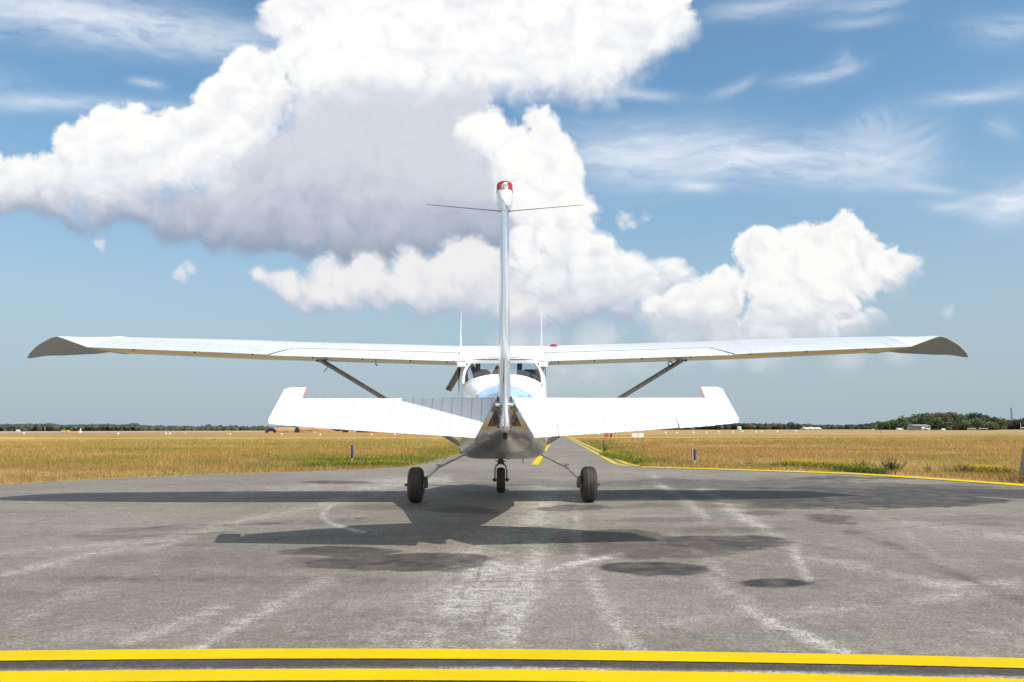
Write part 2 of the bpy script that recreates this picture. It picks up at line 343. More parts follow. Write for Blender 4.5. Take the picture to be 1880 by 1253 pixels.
def cloud_field(U, V):
    """U, V: direction in the plane tangent to the dome straight ahead (photo-like units)"""
    shp = U.shape
    w1 = fbm(U/150, V/150, 11, 4); w2 = fbm(U/150, V/150, 31, 4)
    w3 = fbm(U/34, V/34, 51, 4); w4 = fbm(U/34, V/34, 71, 4)
    X = U+16*w1+7*w3; Y = V+16*w2+7*w4
    b0 = billow(X/118+1.7*w1, Y/96, 4)
    b1 = billow(X/52, Y/46, 5); b2 = billow(X/24+3*w1, Y/22, 6); b3 = billow(X/11, Y/10+2*w2, 7); b4 = billow(X/5, Y/5, 8)
    f = fbm(U/60, V/60, 91, 6, .55)
    C = np.zeros(shp+(3,), np.float32); A = np.zeros(shp, np.float32)
    # cirrus first (behind)
    cir = np.zeros(shp, np.float32)
    for (cx,cy,hx,hy,ang,st) in CIRRUS:
        a = np.radians(ang); dx = U-cx; dy = V-cy
        p = (dx*np.cos(a)-dy*np.sin(a))/hx; q = (dx*np.sin(a)+dy*np.cos(a))/hy
        q = q+.3*p*p*(1 if ang > 0 else -.4)
        n = fbm((p*hx+40*w1)/70, (q*hy+16*w2+3*w3)/13, 131+int(cx) % 50, 5, .6)
        m = np.exp(-(np.abs(p)**2.6)*.9-(np.abs(q))**2*.8)
        cir = 1-(1-cir)*(1-np.clip(st*m*(1.0+.95*n), 0, 1))
    A = cir*1.0; C[:] = np.array((.90,.93,.97))*A[...,None]
    for L in CLOUDS:
        D = np.full(shp, -1e3, np.float32); ac = np.zeros(shp, np.float32)
        for (cx,cy,r) in L['puffs']:
            d = r-np.sqrt((X-cx)**2+((Y-cy)*1.06)**2)
            k = 9.
            h = np.clip(.5+.5*(d-D)/k, 0, 1); D = D*(1-h)+d*h+k*h*(1-h)   # smooth union
        ro = L['rough']
        E = D+5+ro*(12*(b1-.5)+8*(b2-.5)+5*(b3-.5)+2.5*(b4-.5)+6*f)
        t = np.clip((V-L['y0'])/(L['y1']-L['y0']), 0, 1)
        w = L['w']*(1+.8*t)
        al = ss(-w*.18, w, E)*L['op']
        uw = L.get('uw', 40); px = V[1,0]-V[0,0]
        B = blur(ss(-4, 10, E), int(max(1, uw*.45/px)))
        k = int(uw*.62/px); Bs = np.concatenate([B[k:], np.repeat(B[-1:], k, 0)], 0) if k else B
        al = al*ss(.02, .52+.12*L.get('soft', 1), Bs+.22*f+.10*(b2-.5))
        Hh = 1.6*np.clip(D+12, 0, 26)+ro*(10*b1+4.2*b2+1.3*b3+.3*b4)*ss(-2,16,E)
        gy, gx = np.gradient(Hh); gx /= (U[0,1]-U[0,0]); gy /= (V[1,0]-V[0,0])
        lit = np.clip(.62+.34*(gy*.8-gx*.35), 0, 1)
        q = np.clip(1.02-t*.9+L.get('mot', 1)*(.42*f+.3*(b0-.5)+.12*(b1-.5))+.5*(Bs-.75), 0, 1)*(1-L.get('lw',.3))+L.get('lw',.3)*lit
        q = ss(L.get('q0',.1), L.get('q1',.8), q)
        col = np.array(L['bot'])*(1-q[...,None])+np.array(L['top'])*q[...,None]
        Hc = 22*b0+9*b1+2.2*b2+.6*b3; cav = np.clip((blur(Hc, int(max(1, 16/px)))-Hc)/9+.30*(1-lit)*2-.1, -.2, 1)
        col = col*(1-np.array((.115,.105,.07))*L.get('rel', 1)*(np.clip(cav+.9*f, 0, 1)*ss(0,30,E))[...,None])
        C = C*(1-al[...,None])+col*al[...,None]; A = A*(1-al)+al
    return C/np.maximum(A,1e-4)[...,None], A
# the cloud deck: a cap of the sky dome, transparent where the sky is clear
def make_sky():
    u = np.linspace(-500, 2380, 1560); v = np.linspace(-520, 800, 740)
    U, V = np.meshgrid(u.astype(np.float32), v.astype(np.float32))
    C, A = cloud_field(U, V)
    # fade the cap out towards its rim and towards the horizon haze
    A = A*ss(-500, -400, U)*ss(2380, 2280, U)*ss(-520, -420, V)*ss(775, 640, V)
    d = _f[None, None]+_r*((U-940)/FPX)[..., None]-_u*((V-626.5)/FPX)[..., None]
    d = d/np.linalg.norm(d, axis=2, keepdims=True); Pn = d*9000
    h, wd = U.shape; i = np.arange(h*wd).reshape(h, wd)
    F = np.stack([i[:-1, :-1], i[:-1, 1:], i[1:, 1:], i[1:, :-1]], -1).reshape(-1, 4)
    lin = np.where(C <= .04045, C/12.92, ((C+.055)/1.055)**2.4)
    keep = (np.maximum.reduce([A[:-1,:-1],A[1:,:-1],A[:-1,1:],A[1:,1:]]) > .004).ravel()
    m = bpy.data.materials.new('cloud'); m.use_nodes = True; nt = m.node_tree; nt.nodes.remove(nt.nodes['Principled BSDF'])
    at = nt.nodes.new('ShaderNodeAttribute'); at.attribute_name = 'tint'
    al = nt.nodes.new('ShaderNodeAttribute'); al.attribute_name = 'cover'
    e = nt.nodes.new('ShaderNodeEmission'); t = nt.nodes.new('ShaderNodeBsdfTransparent'); mx = nt.nodes.new('ShaderNodeMixShader')
    nt.links.new(at.outputs['Color'], e.inputs[0]); nt.links.new(al.outputs['Fac'], mx.inputs[0]); nt.links.new(t.outputs[0], mx.inputs[1]); nt.links.new(e.outputs[0], mx.inputs[2])
    nt.links.new(mx.outputs[0], nt.nodes['Material Output'].inputs['Surface'])
    m.cycles.emission_sampling = 'NONE'
    o = mesh_obj('sky', Pn.reshape(-1, 3), F[keep], m, col={'tint': lin.reshape(-1, 3), 'cover': np.repeat(A.reshape(-1, 1), 3, 1)})
    tag(o, kind='structure')
make_sky()

# ---------------------------------------------------------------- ground
def interp(Y, pts): return np.interp(Y, [p[1] for p in pts], [p[0] for p in pts])
gl = [G(*p) for p in ((0,890),(180,880),(370,872),(560,866),(750,858))]
gr = [G(*p) for p in ((1880,889),(1700,876),(1560,867.5),(1400,863),(1290,859.5),(1172,857))]
XL = [(-13.5,-1),(-11.5,9)]+[tuple(g) for g in gl]+[(-3.2+.05*30,30),(-3.2+.05*400,400)]
XR = [(13.5,-1),(11.0,9)]+[tuple(g) for g in gr]+[(1.9+.05*26,26),(1.9+.05*400,400)]
def xl(Y): return interp(Y, XL)
def xr(Y): return interp(Y, XR)
def grid_faces(h, wd):
    i = np.arange(h*wd).reshape(h, wd)
    return np.stack([i[:-1, :-1], i[:-1, 1:], i[1:, 1:], i[1:, :-1]], -1).reshape(-1, 4)
def seg_dist(px, py, a, b):
    ax, ay = a; bx, by = b; dx, dy = bx-ax, by-ay
    t = np.clip(((px-ax)*dx+(py-ay)*dy)/(dx*dx+dy*dy), 0, 1)
    return np.hypot(px-ax-t*dx, py-ay-t*dy)
def asphalt_marks(X, Y):
    """wear (pale) and damp (dark) patches of the old tarmac"""
    px, py = project(X, Y, 0*X)
    wx = fbm(X*1.1, Y*1.1, 301, 4); wy = fbm(X*1.1, Y*1.1, 311, 4); hf = fbm(X*9, Y*9, 321, 3); wx2 = fbm(X*2.3, Y*4.0, 331, 5)
    sx = px+26*wx; sy = py+7*wy+2*hf
    dark = np.zeros_like(X); lite = np.zeros_like(X)
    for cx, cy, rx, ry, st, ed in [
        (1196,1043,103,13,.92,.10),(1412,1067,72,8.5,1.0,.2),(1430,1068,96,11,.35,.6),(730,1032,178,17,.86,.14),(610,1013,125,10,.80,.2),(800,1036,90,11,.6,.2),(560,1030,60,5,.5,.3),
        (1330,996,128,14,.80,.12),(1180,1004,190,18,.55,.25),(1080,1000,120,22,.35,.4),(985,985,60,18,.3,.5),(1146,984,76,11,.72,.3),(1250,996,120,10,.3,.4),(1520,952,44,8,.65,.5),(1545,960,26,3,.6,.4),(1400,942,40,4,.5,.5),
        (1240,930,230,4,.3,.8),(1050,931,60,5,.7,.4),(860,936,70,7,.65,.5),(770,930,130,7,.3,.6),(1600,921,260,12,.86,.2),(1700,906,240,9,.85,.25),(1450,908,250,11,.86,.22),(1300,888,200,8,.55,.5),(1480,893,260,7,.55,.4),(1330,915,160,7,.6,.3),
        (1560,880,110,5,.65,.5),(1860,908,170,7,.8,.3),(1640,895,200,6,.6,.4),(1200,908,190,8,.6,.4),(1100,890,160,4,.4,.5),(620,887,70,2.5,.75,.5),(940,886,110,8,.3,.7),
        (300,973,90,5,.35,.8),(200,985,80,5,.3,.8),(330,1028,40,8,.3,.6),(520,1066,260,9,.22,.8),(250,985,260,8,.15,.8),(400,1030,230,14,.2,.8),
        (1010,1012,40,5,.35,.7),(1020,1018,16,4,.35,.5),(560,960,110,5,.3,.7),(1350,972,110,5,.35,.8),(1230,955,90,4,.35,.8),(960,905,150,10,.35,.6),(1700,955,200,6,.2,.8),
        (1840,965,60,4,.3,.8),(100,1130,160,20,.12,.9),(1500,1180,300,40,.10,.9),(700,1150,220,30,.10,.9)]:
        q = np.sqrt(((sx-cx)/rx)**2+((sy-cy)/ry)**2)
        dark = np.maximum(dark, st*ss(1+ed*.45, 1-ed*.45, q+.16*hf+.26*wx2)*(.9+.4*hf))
    def line(pts, wd, st, arr, nz=1.0):
        d = np.full_like(X, 1e9)
        for a, b in zip(pts[:-1], pts[1:]): d = np.minimum(d, seg_dist(px+10*wx, (py+4*wy), a, b))
        m = st*np.exp(-(d/wd)**2)*np.clip(.74+nz*1.3*fbm(X*2.2, Y*1.4, 341+int(pts[0][0]) % 40, 4, .7), 0, 1.3)
        return np.maximum(arr, m)
    for pts, wd, st in [
        ([(350,1196),(430,1150),(535,1098),(600,1066)],9,.8),([(1290,900),(1340,935),(1400,968),(1462,1008),(1480,1062)],9,.75),([(1200,880),(1262,925),(1300,950)],8,.6),
        ([(1350,1108),(1420,1145),(1560,1205)],9,.75),([(988,1052),(1060,1034),(1136,1016)],5,.8),([(990,900),(996,980),(990,1010),(960,1100),(930,1190)],16,.7),([(1060,925),(1062,1000),(1090,1080),(1130,1140),(1180,1200)],11,.6),
        ([(780,1200),(830,1120),(900,1050),(965,985),(1000,930)],46,.8),([(900,1200),(925,1120),(960,1040)],26,.7),([(700,1190),(790,1090),(880,1010)],30,.45),([(840,1200),(920,1130),(1000,1060)],30,.6),([(1240,985),(1290,1020),(1325,1050)],7,.6),([(1100,1110),(1140,1160),(1170,1200)],9,.4),
        ([(0,1056),(150,1020),(330,985),(520,940),(700,905)],6,.42),([(30,1140),(120,1100),(200,1060)],12,.25),([(260,1010),(420,965),(640,920)],7,.35),([(1870,1070),(1740,1075),(1620,1050),(1480,1020)],7,.5),([(1660,960),(1760,980),(1880,990)],7,.35),
        ([(1480,1120),(1620,1110),(1760,1090),(1880,1080)],10,.4),([(1780,1152),(1830,1160),(1880,1182)],8,.5),([(540,1150),(600,1190)],7,.4),([(0,1016),(200,1000),(360,985)],5,.3),([(230,1180),(420,1110)],9,.4),
        ([(1500,900),(1640,960),(1740,1040)],6,.25),([(1100,1180),(1300,1130),(1500,1140)],10,.3),([(1300,1060),(1380,1120),(1430,1190)],12,.3),([(640,900),(820,880)],7,.5),([(420,905),(640,890),(800,880)],7,.4)]:
        lite = line(pts, wd, st, lite)
    # thin chalky curve
    for pts, wd, st in [([(612,926),(596,938),(592,946),(600,958),(628,968),(668,978)],2.4,1.0),([(1640,960),(1700,990),(1740,1010)],2.2,.0)]:
        d = np.full_like(X, 1e9)
        for a, b in zip(pts[:-1], pts[1:]): d = np.minimum(d, seg_dist(px, py, a, b))
        lite = np.maximum(lite, st*np.exp(-(d/wd)**2))
    # a long repaired crack on the right
    d = np.full_like(X, 1e9); pts = [(1555,975),(1640,1003),(1720,1040),(1790,1070),(1900,1110)]
    for a, b in zip(pts[:-1], pts[1:]): d = np.minimum(d, seg_dist(px+6*wx, py+6*wy, a, b))
    dark = np.maximum(dark, .5*np.exp(-(d/7)**2)*(.6+.8*hf))
    for pts, wd, st in [([(140,986),(160,979),(215,976),(330,967),(420,966),(640,955),(700,950)],2.4,.6),([(140,986),(170,992),(300,984),(420,979)],2.2,.5),([(230,998),(330,1001),(440,996)],4,.4),([(300,1030),(345,1018),(400,1014)],5,.35),([(120,1064),(420,1063),(700,1066)],6,.3),([(1480,1000),(1560,1012),(1600,1030)],3,.35)]:
        d = np.full_like(X, 1e9)
        for a, b in zip(pts[:-1], pts[1:]): d = np.minimum(d, seg_dist(px+8*wx, py+3*wy, a, b))
        dark = np.maximum(dark, st*np.exp(-(d/wd)**2)*np.clip(.7+1.2*hf, 0, 1.2))
    # strip between the painted lines, and the chalky remains of an older line
    c = np.interp(px, [0,500,940,1400,1880], [1223,1219,1219,1226,1237])
    dark = np.maximum(dark, .80*np.exp(-((py-c+1.5)/9.5)**4)); dark = np.maximum(dark, .8*ss(26, 30, py-c))
    lite = np.where(np.abs(py-c) < 9, 0, lite)
    o = np.exp(-((py-c-8)/2.6)**2)*ss(-.25, .25, fbm(X*3, Y*3, 371, 3)+.1)*ss(550, 760, px); o2 = np.exp(-((py-c-9)/1.8)**2)*.35
    lite = np.maximum(lite, np.maximum(o, o2)*.8); dark *= 1-o*.6
    return dark, np.clip(lite, 0, 1)
def asphalt_mat():
    m = mat('asphalt', rough=.85, spec=.3); nt = m.node_tree; b = nt.nodes['Principled BSDF']
    tc = nt.nodes.new('ShaderNodeTexCoord'); o = tc.outputs['Object']
    at = nt.nodes.new('ShaderNodeAttribute'); at.attribute_name = 'marks'; sp = nt.nodes.new('ShaderNodeSeparateColor'); nt.links.new(at.outputs['Color'], sp.inputs[0])
    dk, lt = sp.outputs[0], sp.outputs[1]
    big = noise_n(nt, o, .35, 6, .6); mid = noise_n(nt, o, 2.4, 6, .65); strk = noise_n(nt, o, 1.3, 6, .7, (.35,2.2,1)); fine = noise_n(nt, o, 60, 5, .75); fin2 = noise_n(nt, o, 170, 2, .8)
    c = mixc(nt, rng(nt, big, .3, .7), (.196,.168,.136), (.272,.242,.200))
    c = mixc(nt, math_n(nt, 'MULTIPLY', rng(nt, mid, .45, .75), .45), c, (.36,.325,.275))
    c = mixc(nt, math_n(nt, 'MULTIPLY', rng(nt, strk, .48, .72), .45), c, (.155,.134,.112))
    g3 = noise_n(nt, o, 14, 6, .75); mix3 = math_n(nt, 'ADD', math_n(nt, 'MULTIPLY', fine, .5), math_n(nt, 'MULTIPLY', g3, .5))
    sc = math_n(nt, 'MULTIPLY', lt, rng(nt, mix3, .38, .57, .06, 1)); sc = math_n(nt, 'MULTIPLY', sc, .95, True)
    c = mixc(nt, sc, c, (.60,.565,.49))
    vor = nt.nodes.new('ShaderNodeTexVoronoi'); vor.inputs['Scale'].default_value = 95; nt.links.new(o, vor.inputs['Vector'])
    c = mixc(nt, 1, c, rng(nt, fine, .25, .75, .58, 1.42), 'MULTIPLY'); c = mixc(nt, 1, c, rng(nt, g3, .3, .7, .80, 1.2), 'MULTIPLY')
    c = mixc(nt, 1, c, rng(nt, vor.outputs['Distance'], .1, .6, 1.22, .78), 'MULTIPLY')
    c = mixc(nt, math_n(nt, 'MULTIPLY', rng(nt, fin2, .64, .72), .35), c, (.5,.49,.46))
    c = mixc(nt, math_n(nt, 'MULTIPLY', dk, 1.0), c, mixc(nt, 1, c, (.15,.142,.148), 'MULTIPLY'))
    # hairline cracks
    vc = nt.nodes.new('ShaderNodeTexVoronoi'); vc.feature = 'DISTANCE_TO_EDGE'; vc.inputs['Scale'].default_value = .42
    wv = nt.nodes.new('ShaderNodeMix'); wv.data_type = 'VECTOR'; wv.inputs[0].default_value = .12
    nn = nt.nodes.new('ShaderNodeTexNoise'); nn.inputs['Scale'].default_value = 2.5; nn.inputs['Detail'].default_value = 5
    nt.links.new(o, nn.inputs['Vector']); nt.links.new(o, wv.inputs[4]); nt.links.new(nn.outputs['Color'], wv.inputs[5]); nt.links.new(wv.outputs[1], vc.inputs['Vector'])
    cr = math_n(nt, 'MULTIPLY', rng(nt, vc.outputs['Distance'], .006, .001), rng(nt, big, .45, .6))
    c = mixc(nt, math_n(nt, 'MULTIPLY', cr, .5), c, (.07,.065,.06))
    nt.links.new(c, b.inputs['Base Color'])
    bp = nt.nodes.new('ShaderNodeBump'); bp.inputs['Strength'].default_value = .45; bp.inputs['Distance'].default_value = .006
    nt.links.new(fine, bp.inputs['Height']); nt.links.new(bp.outputs[0], b.inputs['Normal'])
    nt.links.new(rng(nt, dk, .3, 1, .88, .62), b.inputs['Roughness'])
    return m
M['asphalt'] = asphalt_mat()
Yr = np.concatenate([np.geomspace(1.4, 12, 400), np.geomspace(12.02, 26, 130), np.geomspace(26.2, 400, 50)])
S = np.linspace(0, 1, 600)
YY = np.repeat(Yr[:, None], len(S), 1); a_, b_ = xl(Yr), xr(Yr); XX = a_[:, None]+(b_-a_)[:, None]*S[None]
edge = .05*fbm(YY[:, :1]*2.5, YY[:, :1]*0+3, 401, 4)+.03*fbm(YY[:, :1]*9, YY[:, :1]*0+3, 402, 3)
XX = XX+edge*(1-S[None]*2)*2*(np.abs(S[None]*2-1) > .98)
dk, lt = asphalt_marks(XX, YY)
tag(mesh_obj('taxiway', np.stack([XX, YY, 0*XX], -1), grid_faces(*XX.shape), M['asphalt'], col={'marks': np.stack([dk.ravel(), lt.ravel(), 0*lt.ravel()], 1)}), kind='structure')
tag(mesh_obj('apron', [(-60,-60,-.004),(60,-60,-.004),(60,-2,-.004),(13.3,1,-.004),(11.4,6,-.004),(10.9,9,-.004),(-11.4,9,-.004),(-11.9,6,-.004),(-13.3,1,-.004),(-60,-2,-.004)], [tuple(range(10))], M['asphalt'],
    col={'marks': np.zeros((10, 3), np.float32)}), kind='structure')

# painted lines
def paint_mat():
    m = mat('yellow_paint', rough=.8, spec=.12); nt = m.node_tree; b = nt.nodes['Principled BSDF']
    tc = nt.nodes.new('ShaderNodeTexCoord'); o = tc.outputs['Object']
    n = noise_n(nt, o, 55, 6, .75); n2 = noise_n(nt, o, 2.5, 6, .7)
    c = mixc(nt, rng(nt, n2, .35, .7), (.66,.465,.001), (.60,.415,.002)); c = mixc(nt, rng(nt, math_n(nt, 'ADD', n, math_n(nt, 'MULTIPLY', n2, .35)), .80, .92), c, (.40,.31,.08))
    nt.links.new(c, b.inputs['Base Color'])
    bp = nt.nodes.new('ShaderNodeBump'); bp.inputs['Strength'].default_value = .3; bp.inputs['Distance'].default_value = .004
    nt.links.new(n, bp.inputs['Height']); nt.links.new(bp.outputs[0], b.inputs['Normal']); return m
M['yellow'] = paint_mat()
def stripe(name, far, near, z=.004, jit=.0016):
    n = 400; far = [np.array(p)*(CAM_H-z)/CAM_H for p in far]; near = [np.array(p)*(CAM_H-z)/CAM_H for p in near]
    t = np.linspace(0, 1, n)
    def res(p):
        p = np.array(p, float); s = np.linspace(0, 1, len(p)); return np.stack([np.interp(t, s, p[:, 0]), np.interp(t, s, p[:, 1])], 1)
    A, B = res(far), res(near)
    A = A+R.randn(n, 2)*jit*np.array((.0, .5)); B = B+R.randn(n, 2)*jit*np.array((.0, .5))
    v = np.concatenate([np.c_[A, np.full(n, z)], np.c_[B, np.full(n, z)]])
    f = np.array([(i, i+1, i+1+n, i+n) for i in range(n-1)])
    return tag(mesh_obj(name, v, f, M['yellow']), kind='structure')
xs = [-500, 0, 250, 500, 720, 940, 1170, 1400, 1640, 1880, 2400]
t1 = [1201,1195,1192.5,1191,1191,1192,1195,1198.5,1203,1208.5,1222]
stripe('yellow_line', [G(x, y) for x, y in zip(xs, t1)], [G(x, y+18.3) for x, y in zip(xs, t1)])
t2 = [1239,1233,1230.5,1228.5,1228,1229,1232,1235.5,1241,1247,1262]
stripe('yellow_line', [G(x, y) for x, y in zip(xs, t2)], [G(x, y+21) for x, y in zip(xs, t2)])
# centre line of the taxiway and the double edge line on its right
cl = [G(981,853.5), G(986,846), G(994,835), G(1004,820), G(1012,808)]
stripe('centre_line', [c+np.array((-.075,0)) for c in cl], [c+np.array((.105,0)) for c in cl], jit=0)
Ys = np.array([20,24,30,45,80,150,300.])
for off in (-.02, -.30):
    p0 = G(1176+(off < -.1)*-22, 856.2)
    pts = [p0]+[np.array((1.9+.05*y+off-.06, y)) for y in Ys if y > p0[1]+.5]
    stripe('edge_line', [p+np.array((-.055, .0)) for p in pts], [p+np.array((.055, 0)) for p in pts], jit=0)
er = [(1178,857.6),(1240,859.2),(1290,860.4),(1400,863.8),(1560,868.8),(1700,877.2),(1800,883.8),(1880,889.8),(2100,907)]
stripe('edge_line', [G(x, y-.6) for x, y in er], [G(x, y+np.interp(x,[1178,1500,1880],[.8,1.5,3.2])) for x, y in er], z=.008, jit=.002)
er2 = [G(1740,877.2), G(1800,880.3), G(1880,884.8), G(2100,899)]
stripe('edge_line', [p+np.array((0, .03)) for p in er2], [p+np.array((0, -.07)) for p in er2], jit=.004)

# dry grass field
def field_tint(X, Y):
    px, py = project(X, Y, 0*X)
    n1 = fbm(X/9, Y/5, 501, 5); n2 = fbm(X/2.2, Y/1.6, 511, 4); n3 = fbm(X/60, Y/26, 521, 4); lg = np.log(np.maximum(Y, 1))
    band = fbm(lg*9+.3*n3, X/np.maximum(Y,1)*1.3, 531, 4)
    straw = np.array((.49,.345,.145)); tan = np.array((.41,.27,.098)); brown = np.array((.32,.195,.066)); green = np.array((.16,.19,.025)); olive = np.array((.29,.24,.055))
    q = ss(-.25, .3, n1+.6*band)[..., None]; c = straw*q+tan*(1-q)
    q = (ss(.02, .4, n2*.6+n3*.6-.3*band)*.6)[..., None]; c = c*(1-q)+brown*q
    q = (ss(.05, .45, fbm(X/6, Y/4, 541, 4)+.3*band)*.55)[..., None]; c = c*(1-q)+olive*q
    q = (ss(810, 790, py)*(px < 940)*ss(798,801,py)*.5+ (px>940)*ss(812, 800, py)*.0)[..., None]; c = c*(1-q)+np.array((.36,.20,.055))*q
    for y0_, y1_, colb, wt, side in [(794,803.5,(.37,.205,.06),.75,-1),(803.5,813,(.55,.375,.15),.8,-1),(813,822,(.42,.30,.085),.45,-1),(829,835,(.40,.29,.055),.35,-1),
            (788,799.2,(.38,.26,.12),.8,1),(799.2,802.3,(.34,.19,.035),.8,1),(802.3,808,(.48,.32,.11),.5,1),(821,834,(.40,.235,.07),.35,1)]:
        pb = py+1.3*n1+(1.2*n2 if y0_ > 812 else 0); m_ = ss(y0_-.6, y0_+.6, pb)*ss(y1_+.8, y1_-.8, pb)*((px < 1000) if side < 0 else (px >= 1000))*wt
        c = c*(1-m_[..., None])+np.array(colb)*m_[..., None]
    if True:
        e = np.minimum(np.abs(X-xl(Y)), np.abs(X-xr(Y))); near = np.exp(-e/1.0)
        gq = np.zeros_like(X)
        for cx, cy, rx, ry, st in [(640,850,140,10,.9),(760,846,120,9,.9),(830,830,60,9,.7),(480,856,60,7,.6),(250,826,110,5,.5),(380,852,60,5,.6),(560,840,120,5,.5),(240,842,50,4,.4),(330,872,60,4,.5),
             (1090,826,60,9,.8),(1130,838,60,9,.9),(1180,848,70,8,.9),(1250,851,60,5,.5),(1080,815,60,6,.5),(1400,856,80,5,.5),(1520,857,70,5,.7),(1580,864,60,5,.7),(1720,842,160,6,.3),(1830,800,90,5,.4),(1500,812,200,6,.25),(120,850,120,6,.3),(330,808,240,8,.35),(640,812,260,8,.3)]:
            d = np.sqrt(((px-cx)/rx)**2+((py-cy)/ry)**2); gq = np.maximum(gq, st*ss(1.4, .4, d+.9*n2))
        gq = np.maximum(gq, .35*near*ss(-.1, .4, n2)*(Y < 60))
        c = c*(1-gq[..., None])+green*gq[..., None]
        bare = (np.exp(-e/.28)*ss(-.3, .3, n2+.1)*.7*(Y < 40)*(px > 1190))[..., None]; c = c*(1-bare)+np.array((.50,.30,.15))*bare
    return np.clip(c, 0, 1)
def grass_mat():
    m = mat('dry_grass_ground', rough=1, spec=.1); nt = m.node_tree; b = nt.nodes['Principled BSDF']
    at = nt.nodes.new('ShaderNodeAttribute'); at.attribute_name = 'tint'; tc = nt.nodes.new('ShaderNodeTexCoord'); o = tc.outputs['Object']
    n = noise_n(nt, o, 3.2, 8, .8); n2 = noise_n(nt, o, .25, 8, .75)
    c = mixc(nt, 1, at.outputs['Color'], rng(nt, n, .3, .7, .62, 1.3), 'MULTIPLY'); c = mixc(nt, 1, c, rng(nt, n2, .3, .7, .8, 1.2), 'MULTIPLY')
    nt.links.new(c, b.inputs['Base Color']); return m
M['field'] = grass_mat()
Yg = np.concatenate([np.geomspace(6, 120, 260), np.geomspace(123, 6000, 120)]); Sg = np.linspace(-1.5, 1.5, 520)
YY = np.repeat(Yg[:, None], len(Sg), 1); XX = YY*Sg[None]*(1+6/YY)
tag(mesh_obj('grass_field', np.stack([XX, YY, 0*XX-.009], -1), grid_faces(*XX.shape), M['field'], col={'tint': field_tint(XX, YY).reshape(-1, 3)}), kind='structure')
tag(mesh_obj('ground', [(-9000,-9000,-.06),(9000,-9000,-.06),(9000,9000,-.06),(-9000,9000,-.06)], [(0,1,2,3)], M['field'], col={'tint': np.tile(np.array([[.44,.28,.085]]), (4, 1))}), kind='structure')
tag(mesh_obj('runway', [(-420,330,.02),(-95,330,.02),(-110,520,.02),(-700,520,.02)], [(0,1,2,3)], mat('runway_concrete', (.34,.34,.33), .9, noise=(.05,.2))), kind='structure')

# standing blades of dry grass
def grass(n, y0, y1, name):
    u = R.rand(n); Y = y0*(y1/y0)**u; X = Y*(R.rand(n)*1.7-.85)*(1+2/Y)
    ok = (X < xl(Y)-.02) | (X > xr(Y)+.03)
    X, Y = X[ok], Y[ok]; k = len(X)
    e = np.minimum(np.abs(X-xl(Y)), np.abs(X-xr(Y)))
    pat = fbm(X/1.6, Y/1.2, 601, 4); hgt = (.045+.06*R.rand(k)+.07*np.clip(pat, -.5, 1))*ss(-.05, .5, e+.12)*(.85+Y/160)
    hgt = np.where(R.rand(k) < .03, hgt*2.0, hgt)
    wd = .0035*(Y/12)**.85*(1+R.rand(k)); an = R.rand(k)*2*np.pi; ln = hgt*(.15+.55*R.rand(k)); la = R.rand(k)*2*np.pi
    dx, dy = np.cos(an)*wd, np.sin(an)*wd*.6
    V = np.stack([np.stack([X-dx, Y-dy, 0*X-.004], 1), np.stack([X+dx, Y+dy, 0*X-.004], 1), np.stack([X+ln*np.cos(la), Y+ln*np.sin(la), hgt], 1)], 1).reshape(-1, 3)
    c = field_tint(X, Y)*(.78+.6*R.rand(k))[:, None]; sw = R.rand(k) < .18; c[sw] = c[sw]*.6+np.array((.60,.44,.20))*.4
    tag(mesh_obj(name, V, np.arange(3*k).reshape(-1, 3), M['blade'], col={'tint': np.repeat(np.clip(c, 0, 1), 3, 0)}),
        'dry straw coloured grass with green patches beside the tarmac', 'grass', kind='stuff')
M['blade'] = vcol_mat('grass_blade', trans=.35)
grass(430000, 11.5, 75, 'grass')
# ---------------------------------------------------------------- the aircraft (origin on the ground between the main wheels, nose along +y)
AC = empty('light_aircraft', (-.115, 9.5, 0), rad(.95), 'white high wing propeller aircraft seen from behind, parked on the tarmac', 'airplane')
I = lambda x, xs, ys: float(np.interp(x, xs, ys))
# --- fuselage -------------------------------------------------
ST = [ # y, half width, bottom, top, mid height, lower and upper squareness
 (-3.77,.024,.85,.975,.915,2,2),(-3.53,.060,.797,1.036,.927,2.2,2),(-3.0,.15,.725,1.095,.96,2.8,2),(-2.5,.275,.645,1.17,.99,3.4,2),(-1.7,.39,.58,1.30,1.02,4.2,2.2),
 (-1.3,.44,.550,1.385,1.04,5,2.5),(-1.0,.468,.535,1.475,1.06,6,3),(-.6,.488,.53,1.64,1.1,6.5,4.0),(-.3,.494,.525,1.73,1.1,6.5,5),(0,.5,.525,1.79,1.1,6.5,5),(.6,.5,.52,1.83,1.1,6.5,5),
 (.92,.5,.515,1.80,1.1,6,5),(1.40,.485,.505,1.25,.95,5,3.2),(1.7,.46,.50,1.20,.90,4.5,3),(2.2,.38,.53,1.13,.87,3.5,3),(2.42,.26,.62,1.04,.86,2.6,2.4)]
def stn(y):
    ys = [s[0] for s in ST]; return [float(np.interp(y, ys, [s[k] for s in ST])) for k in range(1, 7)]
def surf(y, th, off=0):
    w, zb, zt, zm, nl, nu = stn(y); c, s = math.cos(th), math.sin(th); n = nu if s >= 0 else nl
    x = (w+off)*math.copysign(abs(c)**(2/n), c); z = zm+((zt-zm+off)*abs(s)**(2/n) if s >= 0 else -(zm-zb+off)*abs(s)**(2/n))
    return (x, y, z)
def th_for_x(y, x):               # upper half
    w, zb, zt, zm, nl, nu = stn(y); c = min(1, abs(x)/w)**(nu/2); t = math.acos(c); return t if x >= 0 else math.pi-t
RW = dict(y0=-1.30, y1=-.60, hx=.415, n=3.4)      # rear window outline (super-ellipse in plan)
def rw_in(x, y): return (abs(x)/RW['hx'])**RW['n']+(abs(y-(RW['y0']+RW['y1'])/2)/((RW['y1']-RW['y0'])/2))**RW['n']
